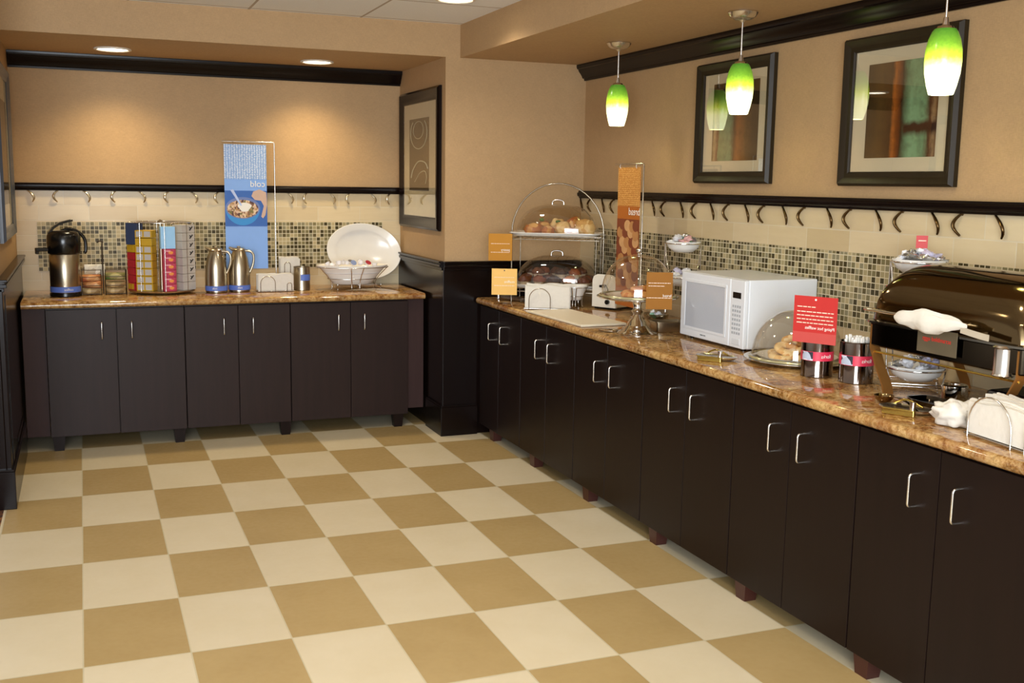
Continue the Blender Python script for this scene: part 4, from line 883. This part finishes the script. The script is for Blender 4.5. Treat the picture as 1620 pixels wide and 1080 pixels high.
# cake stand with dome
CX, CY = 2.603, 0.982
t = thing('cake_stand', 'tall silver pedestal stand on the right counter between toaster and microwave', 'cake stand', (CX, CY, Z+0.001), 0)
MB().lathe([(0.100, 0.0), (0.101, 0.004), (0.092, 0.010), (0.078, 0.016), (0.066, 0.030), (0.054, 0.040), (0.050, 0.044), (0.044, 0.060), (0.026, 0.078), (0.019, 0.095), (0.024, 0.104), (0.030, 0.112), (0.022, 0.120), (0.018, 0.135), (0.026, 0.160), (0.040, 0.170)], 48).build('pedestal', 'chrome', t, smooth=35)
MB().lathe([(0, 0.168), (0.15, 0.170), (0.194, 0.178), (0.204, 0.184), (0.203, 0.187), (0.192, 0.184), (0.15, 0.176), (0, 0.175)], 64).build('plate', 'chrome', t, smooth=35)
tag(MB().lathe([(0, 0), (0.12, 0.0), (0.155, 0.014), (0.158, 0.017), (0.12, 0.008), (0, 0.006)], 48).build('serving_plate', 'white', smooth=40, loc=(CX, CY, Z+0.178)), 'white plate under the cake dome on the pedestal stand', 'plate')
t = thing('dome_cover', 'clear round dome with a knob on the silver pedestal stand', 'dome cover', (CX, CY, Z+0.1885), 0, 'clear dome covers')
def round_dome(t, r, h, knob='ball'):
    pr = [(r, 0), (r+0.003, 0.003), (r, 0.007), (r-0.006, 0.010)]+[((r-0.006)*math.cos(a)**0.85, 0.010+(h-0.01)*math.sin(a)) for a in [PI/2*k/14 for k in range(1, 14)]]+[(0.0, h)]
    MB().lathe(pr, 64, caps=False).build('cover', 'glass', t, smooth=60)
    MB().lathe([(r+0.001, -0.002), (r+0.006, 0.001), (r+0.006, 0.006), (r+0.001, 0.009), (r-0.005, 0.003)], 64, caps=False).build('rim', P('gilt_rim_acrylic', '#c8bf94', 0.15, 0.6), t, smooth=60)
    if knob == 'ball': MB().lathe([(0.010, h-0.002), (0.008, h+0.006), (0.016, h+0.016), (0.015, h+0.026), (0.0, h+0.033)], 24).build('knob', 'chrome', t, smooth=50)
    else: MB().lathe([(0.014, h-0.002), (0.011, h+0.008), (0.018, h+0.018), (0.018, h+0.034), (0.0, h+0.036)], 24).build('knob', 'mist', t, smooth=50)
round_dome(t, 0.187, 0.205)
for k, (dx, dy, dz) in enumerate(((-0.07, -0.04, 0), (-0.01, -0.075, 0), (0.055, -0.05, 0), (-0.035, 0.03, 0), (0.04, 0.02, 0), (-0.02, -0.03, 0.024), (0.03, -0.01, 0.024))):
    lump('danish_pastry', 'pastry', 'flat orange danish pastry, %s' % ['at the left of the plate under the cake dome', 'at the front of the plate under the cake dome', 'at the right of the plate under the cake dome', 'at the back left under the cake dome', 'at the back right under the cake dome', 'stacked on the left ones under the cake dome', 'stacked on the right ones under the cake dome'][k],
         (CX+dx, CY+dy, Z+0.186+dz), (0.040, 0.034, 0.018), m_blotch('danish_crust', ['#c87c38', '#dca05c', '#b5622a'], 40, 0.5, 0.4) if k == 0 else bpy.data.materials['danish_crust'], k, k+20, 'danish pastries under the cake dome', amp=0.15)
# low silver tray under the stand edge
t = thing('spoon_tray', 'small oval silver spoon tray at the foot of the pedestal stand', 'tray', (2.500, 1.075, Z+0.001), R(-20))
MB().lathe([(0, 0.002), (0.05, 0.003), (0.062, 0.010), (0.060, 0.0115), (0.049, 0.006), (0, 0.005)], 40, sy=0.5).build('dish', 'chrome', t, smooth=40)
# butter bowl, cord, box between stand and microwave
t = thing('glass_bowl', 'small glass bowl of foil butter packets behind the orange sign card', 'bowl', (2.805, 1.145, Z+0.001), 0)
MB().lathe([(0.03, 0.0), (0.034, 0.004), (0.03, 0.02), (0.06, 0.05), (0.068, 0.075), (0.066, 0.075), (0.056, 0.052), (0.02, 0.026), (0, 0.024)], 36, caps=False).build('bowl', 'mist', t, smooth=50)
foilm = [P('silver_foil', '#d6d8dc', 0.22, 0.9, var=0.15, vs=60, bump=1.0), P('white_foil_wrap', '#ebeaec', 0.45, 0.0, var=0.08, vs=40, bump=0.6), P('pink_print_wrap', '#d8a8a4', 0.45, var=0.3, vs=30), P('green_print_wrap', '#8fc0a4', 0.45, var=0.3, vs=30), P('lilac_wrap', '#c9c4dc', 0.4, var=0.1)]
def foil(loc, s, mat, label, group, seed, name='foil_packet'):
    rnd = random.Random(seed); o = MB().blob((0, 0, 0), (s, s*0.7, s*0.42), seed=seed, amp=0.75, fr=2.6, nu=12, nv=8).build(name, mat, smooth=25, loc=loc)
    o.rotation_euler = (rnd.uniform(-.6, .6), rnd.uniform(-.6, .6), rnd.uniform(0, 6)); return tag(o, label, 'packet', group)
for k in range(7):
    a = k*0.9; foil((2.805+0.032*math.cos(a)*(k > 0), 1.145+0.032*math.sin(a)*(k > 0), Z+0.062+0.006*(k % 3)), 0.024, foilm[[0, 4, 1, 0, 3, 1, 0][k]], 'foil butter packet in the small glass bowl, %s' % ['in the centre', 'at the right', 'at the back right', 'at the back left', 'at the left', 'at the front left', 'at the front right'][k], 'butter packets in the glass bowl', 50+k)
tag(MB().tube([(3.02, 0.98, 0.01), (2.98, 0.96, 0.07), (2.94, 0.94, 0.10), (2.91, 0.93, 0.06), (2.93, 0.925, 0.012), (2.99, 0.93, 0.006), (3.08, 1.0, 0.006), (3.13, 1.15, 0.05), (3.148, 1.2, 0.16)], 0.004, 8, smooth=6).build('power_cord', 'black', smooth=60, loc=(0, 0, Z)), 'looped black power cord beside the left end of the microwave', 'cord')
t = thing('steel_pan', 'shallow steel pan between the pedestal stand and the microwave', 'pan', (2.800, 1.015, Z+0.001), R(-5))
MB().lathe([(0.93, 0.0), (0.96, 0.004), (1.0, 0.048), (1.05, 0.050), (1.05, 0.053), (0.98, 0.052), (0.93, 0.008), (0, 0.006)], 48, sx=0.085, sy=0.055, ex=8, caps=False).lathe([(0, 0.001), (0.93, 0.001)], 48, sx=0.085, sy=0.055, ex=8).build('pan', 'steel', t, smooth=35)

# two-tier wire stands with bowls
def tier_stand(loc, rz, label, zt, zl, r, fwd, pm=None, tagcard=False):
    t = thing('tiered_bowl_stand', label, 'wire stand', loc, rz)
    def bw(cy, z, r, nm):
        MB().lathe([(0, 0.0), (r*0.55, 0.0), (r*0.85, 0.022), (r, 0.052), (r, 0.055), (r*0.95, 0.053), (r*0.8, 0.024), (r*0.5, 0.006), (0, 0.005)], 48, c=(0, cy, z)).build(nm, 'white', t, smooth=50)
        b = MB(); b.tube([(r*1.03*math.cos(2*PI*k/36), cy+r*1.03*math.sin(2*PI*k/36), z+0.045) for k in range(36)], 0.0035, 6, closed=True)
        b.build('ring', 'chrome', t, smooth=60)
    bw(0, zt, r, 'upper_bowl'); bw(-fwd, zl, r, 'lower_bowl')
    b = MB()
    for s in (-1, 1):
        b.tube([(s*r*1.03, 0, zt+0.045), (s*r*0.95, -0.02, zt-0.03), (s*r*0.8, -fwd*0.6, zl+0.06), (s*r*1.0, -fwd, zl+0.045), (s*r*0.9, -fwd-0.02, 0.004)], 0.0032, 8, smooth=5)
        b.tube([(s*r*1.03, 0, zt+0.045), (s*r*1.0, 0.012, zt*0.5), (s*r*0.9, 0.02, 0.004)], 0.0032, 8, smooth=5)
    b.tube([(-r*0.9, 0.02, 0.004), (r*0.9, 0.02, 0.004), (r*0.9, -fwd-0.02, 0.004), (-r*0.9, -fwd-0.02, 0.004)], 0.003, 6, closed=True)
    b.build('wire_frame', 'chrome', t, smooth=60); return t
def fill(cx, cy, z, r, n, mats, what, where, seed, s=0.026):
    rnd = random.Random(seed)
    for k in range(n):
        a = k*2.399; q = r*math.sqrt((k+0.4)/n); h = 0.032*(1-(q/r)**2)
        foil((cx+q*math.cos(a), cy+q*math.sin(a), z+h+rnd.uniform(0, .006)), s, mats[k % len(mats)], '%s, %s outward from the centre of %s' % (what, ORD[k], where), '%s in %s' % (what, where), seed*10+k)
tier_stand((3.010, 1.245, Z+0.001), R(-28), 'wire stand with two white bowls behind the orange sign card', 0.385, 0.215, 0.092, 0.10)
fill(3.010, 1.245, Z+0.432, 0.072, 10, [foilm[0], foilm[1], foilm[2], foilm[3], foilm[1]], 'wrapped sweet', 'the upper bowl left of the microwave', 2)
def loc2(x, y, rz, dx, dy): return (x+dx*math.cos(rz)-dy*math.sin(rz), y+dx*math.sin(rz)+dy*math.cos(rz))
lx, ly = loc2(3.010, 1.245, R(-28), 0, -0.10); fill(lx, ly, Z+0.262, 0.068, 7, [foilm[1], foilm[4]], 'white packet', 'the lower bowl left of the microwave', 3)
tier_stand((3.022, -0.475, Z+0.001), R(-36), 'wire stand with two white bowls behind the chafing dish', 0.412, 0.020, 0.103, 0.115)
fill(3.022, -0.475, Z+0.458, 0.086, 12, [foilm[1], foilm[0], foilm[4]], 'clear wrapped packet', 'the upper bowl behind the chafing dish', 4, 0.032)
lx, ly = loc2(3.022, -0.475, R(-36), 0, -0.115); fill(lx, ly, Z+0.068, 0.08, 9, [foilm[0], foilm[1], foilm[4]], 'silver packet', 'the lower bowl behind the chafing dish', 5, 0.03)
card((3.020, -0.480, Z+0.510), R(-36), 0.042, 0.048, 'tiny red tag standing above the bowl behind the chafing dish', 'red', [(0.55, -.3, .35, .004)], hole=False, stand=(0.018, 0.06))
card((2.935, -0.425, Z+0.315), R(-36), 0.036, 0.050, 'tiny red tag low on the wire stand behind the chafing dish', 'red', [], hole=False, stand=(0.0, 0.315))

# microwave
t = thing('microwave_oven', 'white microwave oven on the right counter', 'microwave', (2.954, 0.560, Z+0.001), 0)
# local: front faces -x, along y
w, d, h = 0.540, 0.388, 0.322
MB().box(-d/2+0.022, -w/2, 0.012, d/2, w/2, h).build('casing', 'micro', t, bevel=0.006)
MB().box(-d/2, -w/2+0.115, 0.014, -d/2+0.021, w/2, h-0.002).build('door', 'micro', t, bevel=0.004)
MB().extr([(0.0, 0), (0, 0)], 'x', 0, 0) if False else None
y0, y1, z0, z1 = -w/2+0.155, w/2-0.045, 0.062, h-0.045
b = MB(); 
for (a, b_, c, e) in ((y0-0.012, z0-0.012, y1+0.012, z0), (y0-0.012, z1, y1+0.012, z1+0.012), (y0-0.012, z0, y0, z1), (y1, z0, y1+0.012, z1)): b.box(-d/2-0.003, a, b_, -d/2+0.001, c, e)
b.build('window_surround', 'micro', t, bevel=0.0012)
MB().box(-d/2-0.001, y0, z0, -d/2+0.001, y1, z1).build('window_pane', 'microw', t)
MB().box(-d/2, -w/2, 0.014, -d/2+0.021, -w/2+0.112, h-0.002).build('control_panel', 'micro', t, bevel=0.004)
MB().box(-d/2-0.001, -w/2+0.028, h-0.085, -d/2+0.002, -w/2+0.092, h-0.058).build('display', 'black', t)
b = MB()
for j in range(7):
    for i in range(4): b.box(-d/2-0.001, -w/2+0.026+i*0.018, 0.075+j*0.02, -d/2+0.002, -w/2+0.038+i*0.018, 0.086+j*0.02)
b.build('keypad', P('grey_keys', '#a9adb2', 0.5), t)
MB().box(-d/2-0.002, -w/2+0.025, 0.028, -d/2+0.002, -w/2+0.088, 0.056).build('door_button', P('off_white_button', '#d3d7db', 0.4), t, bevel=0.002)
b = MB()
for sx in (-1, 1):
    for sy in (-1, 1): b.lathe([(0.012, 0), (0.014, 0.013)], 16, c=(sx*(d/2-0.04), sy*(w/2-0.05), 0))
b.build('feet', 'black', t)
text_part('microwave', 0.011, P('grey_print', '#8c9096', 0.5).name if False else 'blackm', t, (-d/2-0.0012, 0.06, 0.034), (PI/2, 0, -PI/2), ext=0.0002)

# bagel dome
BX, BY = 2.845, 0.012
t = thing('serving_platter', 'round silver platter under the bagel dome beside the microwave', 'platter', (BX, BY, Z+0.001), 0)
MB().lathe([(0, 0.0), (0.17, 0.0), (0.205, 0.008), (0.222, 0.016), (0.221, 0.019), (0.203, 0.013), (0.17, 0.005), (0, 0.004)], 72).build('dish', 'chrome', t, smooth=35)
tag(MB().lathe([(0, 0), (0.12, 0.0), (0.165, 0.020), (0.168, 0.023), (0.12, 0.008), (0, 0.006)], 56).build('serving_plate', 'white', smooth=40, loc=(BX, BY, Z+0.007)), 'white plate holding bagels under the dome beside the microwave', 'plate')
t = thing('dome_cover', 'clear round dome over the bagels beside the microwave', 'dome cover', (BX, BY, Z+0.019), 0, 'clear dome covers')
round_dome(t, 0.196, 0.205, 'tall')
bg = m_blotch('bagel_crumb', ['#e6bc78', '#f0d29a', '#dca862', '#f6e2b8'], 34, 0.6, 0.4)
def bagel(x, y, z, rz, tx, label, s=1.0):
    o = MB()
    pr = [(0.014, 0.009), (0.018, 0.001), (0.030, -0.001), (0.046, 0.001), (0.053, 0.010), (0.051, 0.019), (0.042, 0.024), (0.024, 0.023), (0.015, 0.017)]
    o.lathe([(r*s, zz*s) for r, zz in pr]+[(pr[0][0]*s, pr[0][1]*s)], 28, caps=False); o = o.build('bagel', bg, smooth=60, loc=(x, y, z)); o.rotation_euler = (tx, 0, rz)
    tag(o, label, 'bagel', 'bagels under the dome')
for k, (dx, dy, dz, tx) in enumerate(((-0.085, -0.03, 0.0, 0.1), (-0.02, -0.085, 0.0, 0.1), (0.06, -0.07, 0.0, -0.1), (0.09, 0.02, 0, 0.1), (-0.03, 0.05, 0, 0), (0.045, 0.08, 0, 0.1), (-0.05, -0.02, 0.030, 0.35), (0.02, -0.05, 0.032, -0.3), (0.045, 0.02, 0.032, 0.3), (-0.005, -0.01, 0.062, 0.5), (0.03, -0.04, 0.068, -0.4))):
    dx -= 0.02
    bagel(BX+dx, BY+dy, Z+0.022+dz, k, tx, 'sliced bagel %s under the dome' % ['at the far left of the plate', 'at the front of the plate', 'at the front right of the plate', 'at the right of the plate', 'at the back left of the plate', 'at the back right of the plate', 'on the left of the second layer', 'at the front of the second layer', 'on the right of the second layer', 'leaning at the left of the pile top', 'leaning at the right of the pile top'][k], 1.0)

# chafing dish: long axis along y, front faces -x
t = thing('chafing_dish', 'large roll-top steel chafing dish at the right end of the counter', 'chafing dish', (2.885, -0.950, Z+0.001), 0)
HL = 0.358; HW = 0.208; zf = 0.172
dkst = m_brushed('dark_mirror_frame', '#4a4236', 0.14, (3, 3, 3))
b = MB(); b.lathe([(0.985, zf), (1.0, zf+0.005), (1.0, zf+0.078), (0.985, zf+0.083), (0.90, zf+0.083), (0.90, zf+0.02), (0, zf+0.02)], 88, sx=HW, sy=HL, ex=12, caps=False).lathe([(0, zf+0.001), (0.985, zf)], 88, sx=HW, sy=HL, ex=12, caps=False)
b.build('water_pan', dkst, t, smooth=30)
MB().lathe([(1.0, zf+0.080), (1.045, zf+0.083), (1.045, zf+0.090), (0.99, zf+0.094), (0.96, zf+0.088)], 88, sx=HW, sy=HL, ex=12, caps=False).build('rim', P('smoke_rim_steel', '#8d8a80', 0.16, 1.0), t, smooth=40)
# lid: rolled half cylinder with rounded ends
b = MB(); nu, nv = 40, 18; vs = []; fs = []; zl = zf+0.093
for i in range(nu+1):
    s = -1+2*i/nu; e = (1-abs(s)**7)**(1/7) if abs(s) < 1 else 0.0
    for j in range(nv+1):
        a = PI*j/nv; vs.append((-HW*0.965*math.cos(a)*(0.80+0.20*e if abs(s) < 1 else 0.80)*(1), s*HL*0.965*(1-0.06*math.sin(a)*(abs(s)**3)), zl+0.205*math.sin(a)**0.85*(e**0.7 if abs(s) < 1 else 0.0)))
for i in range(nu):
    for j in range(nv): fs.append((i*(nv+1)+j, (i+1)*(nv+1)+j, (i+1)*(nv+1)+j+1, i*(nv+1)+j+1))
b.add(vs, fs); b.build('roll_top_lid', 'bronze', t, smooth=60)
MB().tube([(-HW+0.01, HL*0.86, zl+0.038), (-HW-0.045, HL*0.86, zl+0.042), (-HW-0.048, HL*0.80, zl+0.042), (-HW-0.048, -HL*0.30, zl+0.042), (-HW-0.045, -HL*0.36, zl+0.042), (-HW+0.01, -HL*0.36, zl+0.038)], 0.0055, 8).build('lid_handle', 'chrome', t, smooth=60)
for sy in (1, -1):
    hb = MB().box(-0.016, sy*(HL+0.012)-0.012, zl-0.04, 0.016, sy*(HL+0.012)+0.012, zl+0.018).lathe([(0.0, -0.02), (0.022, -0.02), (0.022, 0.02), (0, 0.02)], 20, c=(0, sy*(HL+0.012), zl+0.02))
    hb.build('hinge', 'nickel', t, smooth=40)
for sx in (-1, 1):
    for sy in (1, -1):
        X, Y = sx*(HW-0.028), sy*(HL-0.03)
        MB().ribbon([((X, Y, zf+0.075), (sx*0.4, sy*1.0, 0) if False else (1, 0, 0)), ((X, Y, zf-0.01), (1, 0, 0)), ((X, Y-sy*0.035, zf-0.075), (1, 0, 0)), ((X, Y-sy*0.075, 0.035), (1, 0, 0)), ((X, Y-sy*0.085, 0.004), (1, 0, 0))], 0.042, 0.006).build('leg', P('counter_reflection_copper', '#a8733a', 0.3, 0.65, var=0.15) if 'counter_reflection_copper' not in bpy.data.materials else bpy.data.materials['counter_reflection_copper'], t, smooth=50)  # copper tone brightened to carry the counter's orange reflection
MB().tube([(0.046*0-HW+0.02, HL-0.03, 0.150), (-HW+0.02, -HL+0.03, 0.150)], 0.004, 6).build('stretcher', 'gold', t)
# near corner post with bright band
MB().lathe([(0.030, zf-0.012), (0.034, zf-0.008), (0.030, zf), (0.030, zf+0.075), (0.036, zf+0.080), (0.030, zf+0.086)], 28, c=(-HW+0.010, -HL+0.085, 0)).build('corner_post', 'nickel', t, smooth=40)
# label plate
lb = thing('name_plate', 'brown plate with red words hung on the front of the chafing dish', 'label', (2.885-HW-0.014, -0.965, Z+0.194), -PI/2)
MB().box(-0.088, -0.0015, -0.002, 0.088, 0.0015, 0.080).box(-0.02, 0.0015, 0.07, 0.02, 0.012, 0.08).build('plate', P('brown_plate', '#5f5440', 0.45), lb, bevel=0.0005)
text_part('scrambled eggs', 0.021, 'redtxt', lb, (0.0, -0.0022, 0.046), (PI/2, 0, 0))
# cloth wrapped on the handle
b = MB(); vs = []; fs = []; n = 16; m = 18
for i in range(m+1):
    s = i/m; yy = -0.32*s; ra = 0.007+0.025*math.sin(PI*min(1, s*1.05))**0.6
    for k in range(n):
        a = 2*PI*k/n; q = ra*(1+0.5*noise.noise(Vector((math.cos(a)*1.5, math.sin(a)*1.5, s*5)))); vs.append((q*0.62*math.cos(a), yy, q*1.05*math.sin(a)-0.006+0.006*s))
for i in range(m):
    for k in range(n): fs.append((i*n+k, i*n+(k+1) % n, (i+1)*n+(k+1) % n, (i+1)*n+k))
fs += [tuple(range(n)), tuple(m*n+k for k in range(n-1, -1, -1))]
tag(b.add(vs, fs).build('wrapped_napkin', 'paper', smooth=60, loc=(2.885-HW-0.049, -0.800, Z+zl+0.040)), 'crumpled white napkin wrapped around the chafing dish handle', 'napkin')
tag(MB().ribbon([((0, 0, 0), (0, 0, 1)), ((0, -0.05, -0.006), (0, 0, 1)), ((0.004, -0.08, -0.010), (0, 0, 1)), ((0.004, -0.11, -0.012), (0, 0, 1))], 0.020, 0.004).build('serving_spatula', P('clear_plastic_scoop', '#b9ad98', 0.3), smooth=40, loc=(2.885-HW-0.050, -1.10, Z+zl+0.028)), 'pale plastic spatula sticking out of the wrapped napkin', 'spatula')
# under and beside the chafing dish
t = thing('fuel_can', 'small chrome fuel can under the far end of the chafing dish', 'fuel can', (2.86, -0.86, Z+0.001), 0)
MB().lathe([(0.042, 0), (0.044, 0.003), (0.044, 0.056), (0.040, 0.060), (0.018, 0.060), (0.016, 0.052), (0, 0.052)], 32).build('can', 'chrome', t, smooth=40)
t = thing('fuel_can', 'small dark fuel can under the near end of the chafing dish', 'fuel can', (2.83, -1.08, Z+0.001), 0)
MB().lathe([(0.042, 0), (0.044, 0.003), (0.044, 0.056), (0.040, 0.060), (0.018, 0.060), (0.016, 0.052), (0, 0.052)], 32).build('can', 'black', t, smooth=40)
t = thing('shallow_pan', 'shallow dark steel drip tray under the chafing dish', 'tray', (2.80, -0.925, Z+0.001), 0)
t.location = (2.735, -0.955, Z+0.001)
MB().lathe([(0.92, 0.0), (0.95, 0.003), (1.0, 0.016), (1.02, 0.018), (0.98, 0.018), (0.92, 0.006), (0, 0.004)], 48, sx=0.055, sy=0.15, ex=5, caps=False).build('tray', dkst, t, smooth=40)
t = thing('waffle_iron', 'black square waffle iron partly hidden under the near end of the chafing dish', 'waffle iron', (2.815, -1.235, Z+0.001), R(2))
MB().box(-0.105, -0.10, 0.012, 0.105, 0.10, 0.058).build('base', 'black', t, bevel=0.01)
MB().box(-0.105, -0.10, 0.062, 0.105, 0.10, 0.105).build('lid', 'black', t, bevel=0.014)
MB().tube([(-0.10, -0.03, 0.07), (-0.135, -0.03, 0.075), (-0.135, 0.03, 0.075), (-0.10, 0.03, 0.07)], 0.007, 8).build('handle', 'black', t, smooth=60)
MB().lathe([(0.010, 0), (0.010, 0.013)], 12, c=(-0.08, -0.08, 0)).lathe([(0.010, 0), (0.010, 0.013)], 12, c=(0.08, -0.08, 0)).lathe([(0.010, 0), (0.010, 0.013)], 12, c=(-0.08, 0.08, 0)).lathe([(0.010, 0), (0.010, 0.013)], 12, c=(0.08, 0.08, 0)).build('feet', 'blackm', t)
# crumpled white glove/napkin beside the near holder
tag(MB().blob((0, 0, 0.038), (0.050, 0.072, 0.042), seed=4, amp=0.45, fr=2.2, nu=26, nv=16, flat=-0.85).blob((0.03, -0.05, 0.052), (0.035, 0.045, 0.035), seed=9, amp=0.5, fr=2.2, nu=22, nv=14).build('crumpled_napkin', 'paper', smooth=60, loc=(2.560, -1.165, Z+0.001), rotz=R(10)), 'crumpled white napkin beside the nearest napkin holder', 'napkin')
# wall outlet
t = thing('wall_outlet', 'pale double wall outlet on the mosaic behind the orange banner', 'outlet', (3.1525, 2.20, 1.155), -PI/2)
MB().box(-0.036, -0.006, -0.058, 0.036, 0, 0.058).build('cover_plate', 'plastic', t, bevel=0.002)
MB().box(-0.016, -0.008, 0.008, 0.016, -0.006, 0.036).box(-0.016, -0.008, -0.036, 0.016, -0.006, -0.008).build('socket', P('ivory_socket', '#cfc6b0', 0.4), t)
